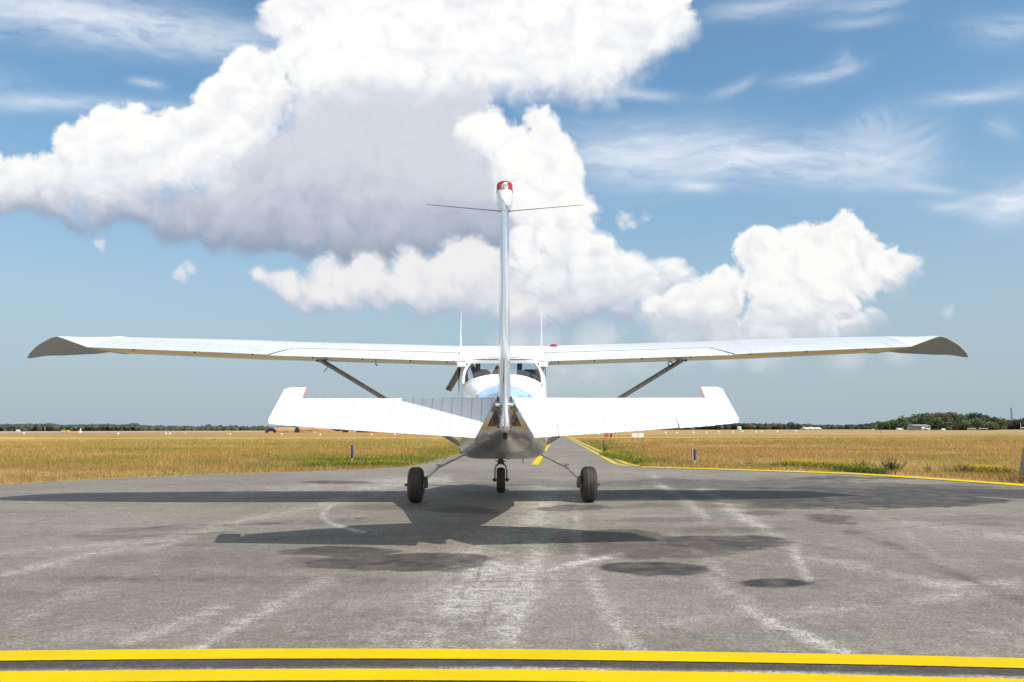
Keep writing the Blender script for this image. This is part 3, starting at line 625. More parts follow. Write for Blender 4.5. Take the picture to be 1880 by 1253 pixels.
def region(x, y, z):
    if z > 1.18 and abs(x) < .47 and rw_in(x, y) < 1: return 'rear_window'
    if .95 < y < 1.385 and z > 1.27 and abs(x) < .455: return 'windshield'
    if .1 < y < .86 and 1.20 < z < 1.62 and abs(x) > .44: return 'door_window'
    if -.58 < y < -.02 and 1.26 < z < 1.60 and abs(x) > .43: return 'side_window'
    return None
ys = np.concatenate([np.linspace(-3.77, -1.4, 90), np.linspace(-1.38, -.5, 130), np.linspace(-.48, 2.42, 150)])
ths = []
for a, b, n in ((-math.pi/2, 0, 44), (0, math.pi/2, 90), (math.pi/2, math.pi, 90), (math.pi, 1.5*math.pi, 44)):
    ths += list(a+(b-a)*np.arange(n)/n)
# even the spacing along the squared corners
def even(th): return th
NT = len(ths)
rings = []
for y in ys:
    w, zb, zt, zm, nl, nu = stn(y)
    T_ = np.linspace(-math.pi/2, 1.5*math.pi, 1201); c_, s_ = np.cos(T_), np.sin(T_); n_ = np.where(s_ >= 0, nu, nl)
    d = np.stack([w*np.sign(c_)*np.abs(c_)**(2/n_), zm+np.where(s_ >= 0, (zt-zm), zm-zb)*np.sign(s_)*np.abs(s_)**(2/n_)], 1); L = np.concatenate([[0], np.cumsum(np.hypot(*np.diff(d, axis=0).T))])
    # keep equal angular halves so that the mesh stays symmetric
    q = np.arange(NT)/NT*L[-1]
    rings.append(list(zip(np.interp(q, L, d[:, 0]).tolist(), [float(y)]*NT, np.interp(q, L, d[:, 1]).tolist())))
V = [p for r in rings for p in r]; groups = {}
for i in range(len(ys)-1):
    for k in range(NT):
        a = i*NT+k; b = i*NT+(k+1) % NT; q = (a, b, b+NT, a+NT)
        c = [sum(V[j][e] for j in q)/4 for e in range(3)]; rg = region(*c)
        if rg == 'door_window' and c[0] < 0: continue           # its pane is swung open
        if rg in ('door_window', 'side_window'): rg = (rg, c[0] > 0)
        groups.setdefault(rg, []).append(q)
def sub_mesh(name, faces, mats, parent, fmat=None):
    ids = sorted({i for f in faces for i in f}); mp = {i: n for n, i in enumerate(ids)}
    return mesh_obj(name, [V[i] for i in ids], [tuple(mp[i] for i in f) for f in faces], mats, parent, True, fmat)
body = groups.pop(None)
body.append(tuple(range(NT-1, -1, -1))); body.append(tuple(range((len(ys)-1)*NT, len(ys)*NT)))
fm = []
for f in body:
    c = [sum(V[j][e] for j in f)/len(f) for e in range(3)]; m_ = 0
    if c[1] < -.2 and c[2] < np.interp(c[1], [-3.8,-3.0,-1.2,-.2], [1.12,1.0,.72,.62]): m_ = 1
    if -3.4 < c[1] < -1.95 and c[2] > 1.06 and np.interp(c[1], [-3.4,-1.95], [.16,.30]) > abs(c[0])*1.0 and c[1] < -2.0-.9*max(0, abs(c[0])-.05): m_ = 2  # light blue band along the rear deck
    fm.append(m_)
FUS = sub_mesh('fuselage', body, [M['paint'], M['alu'], M['blue']], AC, fm)
def outline(name, pts, r, m, parent, closed=True, n=8, flat=1):
    if closed: pts = pts+[pts[0], pts[1]]
    return MB().tube(pts, r, n, caps=not closed, flat=flat).build(name, m, parent, smooth=True)
for rg, fs in groups.items():
    nm = rg if isinstance(rg, str) else 'window'
    o = sub_mesh(nm, fs, M['glass'], AC)
    if rg == 'rear_window':
        pts = []
        for t in np.linspace(0, 2*math.pi, 120, endpoint=False):
            c, s = math.cos(t), math.sin(t); n = RW['n']
            x = RW['hx']*math.copysign(abs(c)**(2/n), c); y = (RW['y0']+RW['y1'])/2+(RW['y1']-RW['y0'])/2*math.copysign(abs(s)**(2/n), s)
            w = stn(y)[0]; x = max(-w*.985, min(w*.985, x)); pts.append(surf(y, th_for_x(y, x), .003))
        outline('window_frame', pts, .015, M['paint'], o)
    elif rg == 'windshield':
        pts = [surf(y, th_for_x(y, -.455), .004) for y in np.linspace(.95, 1.385, 12)]+[surf(1.39, th_for_x(1.39, x), .004) for x in np.linspace(-.44, .44, 24)]+[surf(y, th_for_x(y, .455), .004) for y in np.linspace(1.385, .95, 12)]+[surf(.95, th_for_x(.95, x), .004) for x in np.linspace(.44, -.44, 24)]
        outline('window_frame', pts, .016, M['paint'], o)
# cabin fittings
cf = MB()
cf.box((0,.2,.60), (.92,2.0,.03)).build('cabin_floor', M['lining'], AC)
MB().box((0,1.28,1.12), (.9,.12,.30)).build('instrument_panel', M['black'], AC, bevel=.01)
for sx in (-1, 1):
    s = MB(); s.loft([[(sx*.22+a*wd, y0+.0, z) for a, y0 in ((-1,.10),(1,.10),(1,.20),(-1,.20))] for wd, z in ((.19,.78),(.20,1.0),(.19,1.25),(.15,1.40),(.12,1.44))])
    so_ = s.build('seat', M['seat'], AC, True, bevel=.02)
    MB().box((sx*.22,.35,.80), (.4,.46,.12)).build('seat_cushion', M['seat'], so_, bevel=.02)
    h = MB(); h.loft([[(sx*(.25 if sx < 0 else .33)+a*wd, b, z) for a, b in ((-1,.10),(1,.10),(1,.18),(-1,.18))] for wd, z in ((.03,1.42),(.10,1.46),(.11,1.52),(.07,1.555))])
    h.build('headrest', M['seat'], so_, True, bevel=.012)
MB().add([(-.16,-.42,1.40),(-.01,-.42,1.40),(-.02,-.40,1.565),(-.07,-.40,1.56),(-.16,-.36,1.40),(-.01,-.36,1.40),(-.02,-.37,1.56),(-.07,-.37,1.555)], [(0,1,2,3),(7,6,5,4),(0,4,5,1),(1,5,6,2),(2,6,7,3),(3,7,4,0)]).build('red_cover', M['redcloth'], AC)
for x0, x1 in ((-.33,-.30),(.21,.225)):
    MB().tube([(x0,.75,1.05),(x1,.68,1.78)], .034, 8).build('cabin_post', M['seat'], AC, True)
MB().tube([(-.43,.3,1.72),(-.31,.6,1.50)], .030, 8).build('cabin_brace', M['seat'], AC, True)
MB().tube([(.24,.7,1.50),(.40,.45,1.56)], .008, 6).build('cabin_brace', M['seat'], AC, True)
kp = [(-.26,1.36)]
for i in range(15): h_ = 1.47+.016*((i*7) % 4)+.012*((i*5) % 3); kp += [(-.26+i*.034, h_), (-.238+i*.034, h_), (-.236+i*.034, 1.462)]
kp += [(.25,1.36)]; k = MB(); n_ = len(kp)
k.add([(x, .98, z) for x, z in kp]+[(x, 1.0, z) for x, z in kp], [tuple(range(n_)), tuple(range(2*n_-1, n_-1, -1))]+[(i, (i+1) % n_, (i+1) % n_+n_, i+n_) for i in range(n_)])
k.build('glare_shield', M['black'], AC)

# --- wings ---------------------------------------------------------------
def naca(c, t):   # thickness half height
    return 5*t*(.2969*math.sqrt(c)-.1260*c-.3516*c*c+.2843*c**3-.1036*c**4)
def camber(c): return .028*(2*.4*c-c*c)/.16 if c < .4 else .028*((1-.8)+.8*c-c*c)/.36
WX = [.0,.5,2.45,3.0,4.62]
def wsec(x, drop=0):
    te = (I(x, [0,.5,3.0,4.62], [-.70,-.70,-.68,-.50]), I(x, [0,.5,2.45,4.62], [1.588,1.590,1.655,1.762]))
    le = (I(x, [0,3.0,4.62], [.93,.92,.72]), I(x, [0,.5,2.5,4.62], [1.745,1.745,1.80,1.868]))
    t = I(x, [0,2.5,4.62], [.155,.15,.17]); return te, le, t
def wp(x, c, up, extra=0):        # point at chord fraction c (0 nose, 1 trailing edge)
    te, le, t = wsec(x); L = math.hypot(le[0]-te[0], le[1]-te[1]); ax = ((te[0]-le[0])/L, (te[1]-le[1])/L); nz = (ax[1], -ax[0])
    if nz[1] < 0: nz = (-nz[0], -nz[1])
    h = camber(c)+(naca(c, t) if up else -naca(c, t)*.9)+extra*(1 if up else -1)
    return (le[0]+ax[0]*c*L+nz[0]*h*L, le[1]+ax[1]*c*L+nz[1]*h*L)
CS = [(1-math.cos(math.pi*i/22))/2 for i in range(23)]
def wing_ring(x, c0, c1, sg):
    cs = [c0+(c1-c0)*c for c in CS]
    up = [(sg*x, *wp(x, c, True)) for c in reversed(cs)]; lo = [(sg*x, *wp(x, c, False)) for c in cs[(1 if c0 == 0 else 0):]]
    return up+lo
CH = .775
for sg in (-1, 1):
    w_ = MB(); xs_ = list(np.linspace(.46, 4.62, 40)); w_.loft([wing_ring(x, 0, CH, sg) for x in xs_])
    WING = w_.build('wing', M['wing'], AC, True)
    # fixed inboard trailing piece and fairing
    MB().loft([wing_ring(x, CH, .999, sg) for x in (.40, .44, .475)]).build('wing_root', M['wing'], WING, True)
    def panel(nm, xa0, xa1, xb0, xb1, mt, dz=0):
        m_ = MB(); rings_ = []
        for t in np.linspace(0, 1, 26):
            # chord lines may be slanted: forward end and rear end at different spans
            xf = xa0+(xb0-xa0)*t; xr_ = xa1+(xb1-xa1)*t; ring = []
            cs = [CH+.008+(1-CH-.008)*c for c in CS]
            for up in (True, False):
                for c in (reversed(cs) if up else cs):
                    f = (c-CH)/(1-CH); x = xf+(xr_-xf)*f; y, z = wp(x, min(c, .9995), up); ring.append((sg*x, y, z+dz*f))
            rings_.append(ring)
        return m_.loft(rings_).build(nm, mt, AC, True)
    MB().tube([(sg*x, *wp(x, CH+.004, True, -.0005)) for x in np.linspace(.487, 2.36, 20)]+[(sg*2.465, *wp(2.465, CH+.11, True)), (sg*2.56, *wp(2.56, .995, True))], .0042, 6).tube([(sg*.485, *wp(.485, c, True)) for c in (CH, .88, .99)], .004, 6).build('flap_gap_line', M['steel'], WING, True)  # dark tube standing in for the shaded flap gap
    fl = panel('flap', .485, .485, 2.36, 2.56, M['flap'], -.006)
    ai = panel('aileron', 2.372, 2.572, 4.40, 4.40, M['wing'])
    wp_tip = panel('wing_trailing_edge', 4.408, 4.408, 4.62, 4.62, M['wing'])
    wp_tip.parent = WING
    # drooped, cambered tip: trailing edge sweeps up and forward, leading edge droops
    rings_ = []
    for t in list(np.linspace(0, .8, 18))+[.84,.88,.91,.94,.96,.98,1]:
        a = t**.9; te, le, th = wsec(4.62)
        x = 4.62+.865*t
        zte = te[1]+I(t, [0,.1,.2,.3,.4,.46,.565,.652,.739,.826,.896,.957,1], [0,.030,.060,.090,.118,.133,.1246,.102,.076,.044,.006,-.034,-.082])
        yte = I(t, [0,.4,1], [te[0],te[0]+.08,te[0]+.36])
        zle = le[1]+I(t, [0,.2,.48,.75,.9,1], [0,-.016,-.070,-.112,-.140,-.190]); yle = I(t, [0,.5,.8,1], [le[0],le[0]-.12,le[0]-.40,te[0]+.42])
        L = math.hypot(yle-yte, zle-zte); th_ = th*(1-t)**1.25+.010; up = []; lo = []
        for c in CS:
            y = yle+(yte-yle)*c; z = zle+(zte-zle)*c; bulge = camber(c)*(1-t)*L+.02*math.sin(math.pi*t)*4*c*(1-c)*L
            up.append((sg*x, y, z+bulge+naca(c, th_)*L+.003)); lo.append((sg*x, y, z+bulge*(1-.25*t)-naca(c, th_)*L*.9*(1-t)-.003))
        rings_.append(list(reversed(up))+lo[1:])
    m_ = MB().loft(rings_); tipo = m_.build('wing_tip', [M['paint'], M['tip']], AC, True)
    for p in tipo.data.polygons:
        if p.normal.z < -.05 or (p.normal.y < -.2 and p.normal.z < .3): p.material_index = 1  # underside shade painted as a darker grey skin
    # lift strut
    a, b = Vector((sg*2.17,.12,1.67)), Vector((sg*.485,.10,.66))
    m_ = MB(); d = (b-a).normalized(); nrm = Vector((d.z, 0, -d.x))
    m_.loft([[tuple(p+Vector((0,1,0))*.075*math.cos(q)+nrm*.027*math.sin(q)) for q in np.linspace(0, 2*math.pi, 16, endpoint=False)] for p in (a+(a-b)*.01, (a+b)/2, b)])
    s_ = m_.build('wing_strut', M['strut'], AC, True)
    MB().lathe([(.0,-.02),(.05,-.02),(.055,0),(.04,.02),(0,.02)], tuple(a), 'z', 14).build('strut_fairing', M['steel'], s_, True)
    MB().lathe([(.0,-.015),(.045,-.015),(.045,.015),(0,.015)], tuple(b), 'x', 14).build('strut_fairing', M['steel'], s_, True)
    # hinges, tie-down ring and drain masts under the wing
    for x in (.62, 1.02, 1.55, 2.1):
        y, z = wp(x, .93, False); MB().box((sg*x, y, z-.012), (.010,.04,.018)).build('flap_hinge', M['steel'], fl, bevel=.003)
    for x in (2.75, 3.4, 4.1):
        y, z = wp(x, .97, False); MB().box((sg*x, y, z-.003), (.012,.05,.016)).build('aileron_hinge', M['steel'], ai, bevel=.002)
    if sg < 0:
        y, z = wp(1.42, .86, False); MB().tube([(-1.42,y,z),(-1.42,y,z-.055),(-1.40,y-.02,z-.07)], .007, 8).build('vent_pipe', M['steel'], AC, True)
        y, z = wp(2.0, .8, False); MB().tube([(-2.0,y,z+.01),(-2.0,y,z-.07)], .005, 6).build('vent_pipe', M['steel'], AC, True); MB().tube([(-2.06,.1,1.60),(-2.12,.1,1.53)], .005, 6).build('pitot_tube', M['steel'], AC, True)
    else:
        y, z = wp(2.0, .55, False); pts = [(2.0+.028*math.cos(q), y, z-.045+.028*math.sin(q)) for q in np.linspace(0, 2*math.pi, 14, endpoint=False)]
        outline('tie_down_ring', pts, .006, M['steel'], AC)
    # white whip aerials on the wing roots
    x0 = .50 if sg < 0 else .475
    y, z = wp(x0, .42, True)
    MB().tube([(sg*x0,y,z-.01),(sg*(x0+.003),y-.03,z+.17),(sg*(x0-.004),y-.06,z+.40),(sg*(x0-.004),y-.062,z+.425)], [.010,.006,.003,.002], 8).build('whip_aerial', M['paint'], AC, True)
    # root fillet between cabin side and wing
    m_ = MB(); rr = []
    for t in np.linspace(0, 1, 9):
        c = .35+.645*t; y, z = wp(.5, c, False)
        rr.append([(sg*.40, y, z+.02), (sg*.545, y, z+.012), (sg*.520, y, z-.004), (sg*.503, y, z-.022), (sg*.490, y, z-.065), (sg*.40, y, z-.065)])
    m_.loft(rr).build('root_fillet', M['paint'], AC, True)
# aileron gap is visible as a slanted dark line; small red beacon on the right wing root
y, z = wp(.62, .45, True); MB().lathe([(.0,-.01),(.045,-.005),(.045,.01),(.03,.022),(0,.025)], (.62,y,z), 'z', 14).build('wing_marker_light', M['red'], AC, True)
# wing centre section above the cabin: top skin closing both halves
m_ = MB(); m_.loft([[(x, *wp(.0, c, True)) for x in np.linspace(-.5, .5, 9)]+[(x, wp(0, c, True)[0], wp(0, c, True)[1]-.03) for x in np.linspace(.5, -.5, 9)] for c in np.linspace(.05, .995, 20)])
m_.build('cabin_roof', M['paint'], AC, True)
# rear roof fairing: from the wing trailing edge down onto the rear window
m_ = MB(); rr = []
for t in np.linspace(0, 1, 10):
    y = -.56-.10*t; zc = [I(t, [0,.5,1], [1.675,1.655,1.628])-.30*max(0, abs(x)-.28)**1.6*(.5+t) for x in np.linspace(-.49, .49, 21)]
    rr.append([(x, y-.03*t*(1-(x/.49)**2), z) for x, z in zip(np.linspace(-.49, .49, 21), zc)]+[(x, y-.03*t*(1-(x/.49)**2), z-.02) for x, z in zip(np.linspace(.49, -.49, 21), reversed(zc))])
m_.loft(rr).build('roof_fairing', M['paint'], AC, True)

# --- tailplane and elevators (laid out at drawing size, then set to the airframe's) ------
TK, TY, TZ = 1.087, .8265, -.073
class TB(MB):
    def build(s, *a, **k):
        s.v = [(x*TK, y*TK+TY, z*TK+TZ) for x, y, z in s.v]; return MB.build(s, *a, **k)
HY, HZ = -3.96, 1.045
DEFL = rad(35)
def ele(x, s, t=0):               # s: distance behind the hinge (negative: in front), t: height above the skin plane
    return (x, HY-s*math.cos(DEFL)+t*math.sin(DEFL), HZ-s*math.sin(DEFL)+t*math.cos(DEFL))
for sg in (-1, 1):
    # fixed tailplane
    m_ = TB(); rr = []
    for x in np.linspace(.05, 1.37, 16):
        le = HY+I(x, [.05,.9,1.37], [.72,.46,.15]); te = HY+.012; ring = []
        L = le-te
        for up in (True, False):
            for c in (reversed(CS) if up else CS[1:]):
                h = naca(c*.86, .085)*L*1.5
                ring.append((sg*x, le-c*L, HZ-.012+(h if up else -h)))
        rr.append(ring)
    m_.loft(rr); STB = m_.build('tailplane', M['paint'], AC, True)
    TB().tube([(sg*.06,HY+.01,HZ+.008),(sg*.7,HY+.01,HZ+.005),(sg*1.37,HY+.01,HZ+.003)], [.005,.0035,.002], 8).build('hinge_strip', M['strut'], STB, True)
    # elevator with horn balance: rows across the span, upper and lower skins
    def s_te(x): return I(x, [0,.20,.30,.9,1.2,1.45,1.50,1.56], [.445,.445,.43,.366,.328,.297,.288,.27])
    def s_front(x): return 0.0 if x < 1.325 else -.135
    m_ = TB(); rr = []
    tab = sg > 0
    # x as a function of (row, s): root end is cut back towards the trailing edge
    xs0 = [.062,.10,.16,.22,.3,.4,.5,.6,.7,.8,.9,1.0,1.1,1.2,1.3,1.385]
    def ring_e(x0, x1, s0f, s1, rows=12, th=.020):
        """x0: span at the hinge end, x1: span at the trailing edge"""
        up = []; lo = []
        for i in range(rows+1):
            f = i/rows; s = s0f+(s1-s0f)*f; x = x0+(x1-x0)*f; h = th*(1-f)**.8+.004
            up.append(ele(sg*x, s, h*.5)); lo.append(ele(sg*x, s, -h*.9))
        return list(reversed(up))+lo
    for x in xs0:
        xt = I(x, [.062,.16,.3,1.4], [.190,.235,.325,1.4])
        if tab and .335 < x < 1.16: cut = .765
        else: cut = 1.0
        rr.append(ring_e(x, xt, 0.0, s_te(xt)))
    # the tab sits on the rear quarter of the right elevator: leave its place open
    if not tab:
        m_.loft(rr)
    else:
        xs1 = [.062,.10,.16,.22,.28,.338]; m_.loft([ring_e(x, I(x, [.062,.16,.3,1.4], [.190,.235,.325,1.4]), 0, s_te(I(x, [.062,.16,.3,1.4], [.19,.235,.325,1.4]))) for x in xs1])
        xm = np.linspace(.338, 1.14, 14); m_.loft([ring_e(x, x+.004*0, 0, s_te(x)-.105, th=.020) for x in xm], caps=True)
        xo = [1.14,1.2,1.25,1.3,1.385]; m_.loft([ring_e(x, x, 0, s_te(x)+.006) for x in xo])
    # horn and outer end
    hx = [1.385,1.42,1.46,1.50]
    hr = []
    for x in hx:
        f0 = -.135; xo_t = x+(x-1.385)*.10
        hr.append(ring_e(x, xo_t, f0, s_te(min(1.55, xo_t)), th=.030))
    last = 1.50
    for e_ in (.35, .7, 1.0):
        x = 1.50+.034*e_; xo_t = 1.512+.042*e_**.7
        hr.append(ring_e(x, xo_t, -.135+.012*e_**3, .288-.006*e_-.045*e_**3, th=.030*(1-.75*e_)))
    m_.loft(hr)
    EL = m_.build('elevator', M['ribbed'], AC, False)
    for p in EL.data.polygons: p.use_smooth = False
    # scorched red nose of the horn
    q = TB(); q.loft([[ele(sg*1.384, s, h) for s, h in ((-.137,-.024),(-.137,.014),(-.0,.012),(-.0,-.02))], [ele(sg*1.377, s, h) for s, h in ((-.13,-.018),(-.13,.010),(-.03,.010),(-.03,-.016))]]).build('horn_edge', M['redpaint'], EL)
    if tab:
        T = TB(); T.loft([ring_e(x, x, s_te(x)-.099, s_te(x)+(.0 if x > .4 else .004), rows=4, th=.008) for x in np.linspace(.352, 1.132, 14)])
        T.build('trim_tab', M['ribbed'], EL)
        TB().tube([ele(.342, .30, .013), ele(.346, .44, .008)], .0022, 6).tube([ele(x, s_te(x)-.102, .009) for x in np.linspace(.345, 1.135, 10)], .0011, 6).build('tab_hinge', M['strut'], EL)
    # rib rivet nibs along the trailing edge
    for i in range(18):
        x = .31+i*.067; TB().box(ele(sg*x, s_te(x)+.002, -.002), (.006,.008,.006)).build('rib_end', M['strut'], EL)
    # shade of the torque tube opening painted as a dark disc; control horn
    TB().lathe([(0,-.004),(.028,-.004),(.028,.004),(0,.004)], (sg*.052,-4.03,.905), 'y', 16).build('opening_disc', M['darkhole'], AC, True)
    q = TB(); q.box((sg*.052,-4.045,.905), (.050,.012,.044), rz=.3*sg).box((sg*.062,-4.05,.945), (.010,.012,.06)).box((sg*.045,-4.05,.872), (.008,.010,.045)); q.build('control_horn', M['steel'], AC, bevel=.003)
    # tail side panel, the field's tan reflection painted as its colour
    q = TB(); q.add([(sg*.018,-4.075,.965),(sg*.066,-4.02,.975),(sg*.118,-3.93,.862),(sg*.018,-4.10,.862)], [(0,1,2,3) if sg > 0 else (3,2,1,0)]); q.build('tail_side_panel', M['tan_reflection'], AC)
TB().tube([(-.062,-4.0,1.005),(.062,-4.0,1.005)], .024, 16).build('torque_tube', M['chrome'], AC, True)
TB().box((0,-3.93,1.035), (.108,.06,.06)).build('tail_recess', M['steel'], AC, bevel=.006)

# --- fin and rudder ---------------------------------------------------------
def fin_ring(z, yf, yr, hw, n=14):
    pts = []
    for i in range(n+1): c = i/n; pts.append((hw*min(1, math.sqrt(max(0, 1-(1-c)**2))*1.0+.0), yf+(yr-yf)*c))
    return [(x, y, z) for x, y in pts]+[(-x, y, z) for x, y in reversed(pts[1:])]
m_ = TB()
m_.loft([fin_ring(z, I(z, [1.0,1.25,2.30], [-2.75,-3.22,-3.93]), I(z, [1.0,2.30], [-3.92,-4.33]), I(z, [1.0,1.5,2.3], [.044,.036,.028])) for z in np.linspace(1.02, 2.30, 16)])
m_.build('fin', M['finskin'], AC, True)
m_ = TB(); rr = []
RDEF = rad(2.5)
for z in np.linspace(1.0, 2.27, 16):
    yh = I(z, [1.0,2.3], [-3.935,-4.345]); ch = I(z, [1.0,2.3], [.34,.27]); hw = I(z, [1.0,1.5,2.3], [.042,.036,.028])
    ring = []
    for c, wd in ((0,.6),(.03,.95),(.08,1),(.5,.62),(.98,.10),(1,.0)): ring.append((hw*wd, -ch*c))
    full = ring+[(-a, b) for a, b in reversed(ring[1:-1])]+[(-ring[0][0], 0)]
    rr.append([(a*math.cos(RDEF)+b*math.sin(RDEF)*-1*-1, yh+b*math.cos(RDEF), z) for a, b in full])
RUD = m_.loft(rr).build('rudder', M['finskin'], AC, True)
# pointed white lower end of the rudder with the tail lamp
m_ = TB(); m_.loft([[(.001+hw*math.cos(q), yc+.10*ky*math.sin(q), z) for q in np.linspace(0, 2*math.pi, 16, endpoint=False)] for z, hw, yc, ky in ((1.30,.007,-4.31,.3),(1.10,.016,-4.26,.6),(.98,.018,-4.24,.8),(.91,.028,-4.22,1),(.865,.036,-4.21,1),(.84,.032,-4.21,.9),(.82,.018,-4.21,.6))])
m_.build('rudder_foot', M['finskin'], RUD, True)
TB().lathe([(0,-.045),(.012,-.042),(.017,-.02),(.015,0),(0,.002)], (.004,-4.22,.818), 'z', 14).build('tail_lamp', M['darkhole'], RUD, True)
# tip fairing with beacon and lamp
m_ = TB(); m_.loft([[(.008*0+rx*math.cos(q), -4.33+ry*math.sin(q), z) for q in np.linspace(0, 2*math.pi, 24, endpoint=False)] for z, rx, ry in ((2.262,.030,.19),(2.280,.042,.18),(2.305,.049,.16),(2.34,.052,.13),(2.380,.053,.09),(2.392,.053,.08))])
FT = m_.build('fin_tip', M['paint'], AC, True)
TB().lathe([(0,2.388),(.058,2.388),(.058,2.396),(0,2.396)], (0,-4.33,0), 'z', 24).build('beacon_ring', M['chrome'], FT, True)
TB().lathe([(0,2.394),(.054,2.394),(.053,2.436),(.049,2.450),(.036,2.460),(.012,2.464),(0,2.464)], (0,-4.33,0), 'z', 28).build('beacon', M['red'], FT, True)
TB().loft([[(.022*k*math.cos(q), -4.375-.030*t, 2.412+.022*k*math.sin(q)+(.012*k*max(0, math.sin(q))**6)) for q in np.linspace(0, 2*math.pi, 24, endpoint=False)] for t, k in ((0,1),(.3,1),(.5,.8))]).build('lamp_shroud', M['paint'], FT, True)
m_ = TB().lathe([(0,-.030),(.007,-.028),(.013,-.018),(.015,0),(.012,.012),(0,.014)], (0,-4.400,2.410), 'y', 16); m_.build('position_lamp', M['chrome'], FT, True)
m_ = TB()
for sg in (-1, 1):
    TB().tube([(sg*.027,-4.34,2.262),(sg*.06,-4.34,2.266),(sg*.52,-4.30,2.318)], [.0042,.0028,.0018], 6).build('antenna_rod', M['steel'], AC, True)

# --- landing gear ------------------------------------------------------------
for sg in (-1, 1):
    hub = (sg*1.005, 0, .205)
    L_ = MB(); L_.tube([(sg*.42,.05,.57),(sg*.60,.03,.485),(sg*.74,.02,.418),(sg*.83,.01,.350),(sg*.885,0,.285)], [.026,.021,.018,.016,.016], 12, flat=.75)
    LG = L_.build('landing_gear_leg', M['legpaint'], AC, True)
    MB().box((sg*.755,-.01,.435), (.05,.10,.014)).box((sg*.735,-.02,.425), (.02,.05,.03)).build('step', M['strut'], LG, bevel=.004)
    MB().tube([(sg*.44,-.03,.55),(sg*.74,-.03,.395),(sg*.88,-.02,.27)], .004, 6).build('brake_line', M['black'], LG, True)
    MB().lathe([(0,-.02),(.03,-.02),(.035,.0),(.02,.02),(0,.02)], (sg*.428,.05,.565), 'x', 14).build('leg_cuff', M['steel'], LG, True)
    rt, hw = .205, .083
    prof = [(.085,-hw*.62),(.10,-hw*.8),(.14,-hw*.98),(.165,-hw)]+[(rt-.035*abs(u)**3.2, hw*u) for u in np.linspace(-.93, .93, 15)]+[(.165,hw),(.14,hw*.98),(.10,hw*.8),(.085,hw*.62)]
    pr = []
    for r_, h_ in prof:
        pr.append((r_, h_))
    # three circumferential grooves
    for g_ in (-.035, 0, .035):
        pr = [p for p in pr if abs(p[1]-g_) > .006]; pr += [(rt-.001, g_-.004),(rt-.007, g_-.002),(rt-.007, g_+.002),(rt-.001, g_+.004)]
    pr.sort(key=lambda p: p[1]) if False else None
    side = [p for p in pr if p[0] < .164]; tr = sorted([p for p in pr if p[0] >= .164], key=lambda p: p[1])
    lo_ = [p for p in prof[:3]]; hi_ = [p for p in prof[-3:]]
    W = MB().lathe([(.02,-.05),(.075,-.05),(.085,-.06),(.088,0),(.085,.06),(.075,.05),(.02,.05)], hub, 'x', 32).build('wheel', M['alu_dull'], AC, True)
    W.rotation_euler = (0, 0, 0)
    MB().lathe(lo_+tr+hi_, hub, 'x', 56).build('tyre', M['tyre'], W, True)
    MB().lathe([(.02,-.006),(.085,-.006),(.085,.006),(.02,.006)], (sg*.905,0,.205), 'x', 28).build('brake_disc', M['alu_dull'], W, True)
    MB().box((sg*.888,-.06,.245), (.05,.05,.07)).box((sg*.878,-.05,.195), (.03,.06,.05)).lathe([(0,-.02),(.035,-.02),(.035,.02),(0,.02)], (sg*.885,0,.21), 'x', 16).box((sg*.895,0,.285), (.03,.09,.03)).build('brake_caliper', M['steel'], W, bevel=.004)
    MB().lathe([(0,-.03),(.014,-.03),(.014,.03),(0,.03)], (sg*1.105,0,.205), 'x', 12).build('axle_stub', M['steel'], W, True)
# nose gear
nx, ny = -.015, 1.47
NG = MB().tube([(nx,ny,.62),(nx,ny,.43)], .024, 14).tube([(nx,ny,.45),(nx,ny,.405)], .036, 14).box((nx,ny-.03,.42), (.15,.02,.014)).box((nx,ny-.03,.40), (.09,.04,.05)).build('nose_gear_leg', M['steel'], AC, bevel=.003)
FK = [(nx-.082,ny,.17),(nx-.082,ny,.30),(nx-.066,ny,.355),(nx-.03,ny,.382),(nx,ny,.386),(nx+.03,ny,.382),(nx+.066,ny,.355),(nx+.082,ny,.30),(nx+.082,ny,.17)]
MB().tube(FK, .0125, 10, up=(0,1,0)).build('fork', M['alu_dull'], NG, True)
MB().lathe([(0,-.115),(.011,-.115),(.011,.115),(0,.115)], (nx,ny,.168), 'x', 12).box((nx-.082,ny,.17), (.03,.05,.05)).box((nx+.082,ny,.17), (.03,.05,.05)).build('axle', M['steel'], NG)
W = MB().lathe([(.01,-.035),(.06,-.035),(.062,0),(.06,.035),(.01,.035)], (nx,ny,.168), 'x', 24).build('nose_wheel', M['alu_dull'], AC, True)
MB().lathe([(.055,-.04),(.10,-.058)]+[(.168-.030*abs(u)**3, .062*u) for u in np.linspace(-.93, .93, 13)]+[(.10,.058),(.055,.04)], (nx,ny,.168), 'x', 48).build('tyre', M['tyre'], W, True)
MB().tube([(nx+.09,ny-.5,.54),(nx+.10,ny-.55,.47)], .022, 12).build('exhaust_pipe', M['steel'], AC, True)
MB().tube([(.23,-.2,.53),(.235,-.22,.45)], .004, 6).build('drain_pipe', M['steel'], AC, True)
# propeller and spinner, stopped level
m_ = MB()
for sg in (-1, 1):
    m_.loft([[(sg*x, 2.50+c_*math.cos(tw)*.5*a-.012*b*math.sin(tw), .86+c_*math.sin(tw)*.5*a+.012*b*math.cos(tw)) for a, b in ((-1,0),(-.4,1),(.5,.8),(1,0),(.4,-.5),(-.5,-.5))] for x, c_, tw in ((.05,.06,1.0),(.2,.13,.9),(.45,.14,.6),(.7,.12,.42),(.86,.07,.35))])
m_.build('propeller', M['strut'], AC, True)
MB().lathe([(0,.30),(.04,.27),(.10,.16),(.135,.04),(.14,-.03),(0,-.03)], (0,2.44,.86), 'y', 28).build('spinner', M['paint'], AC, True)
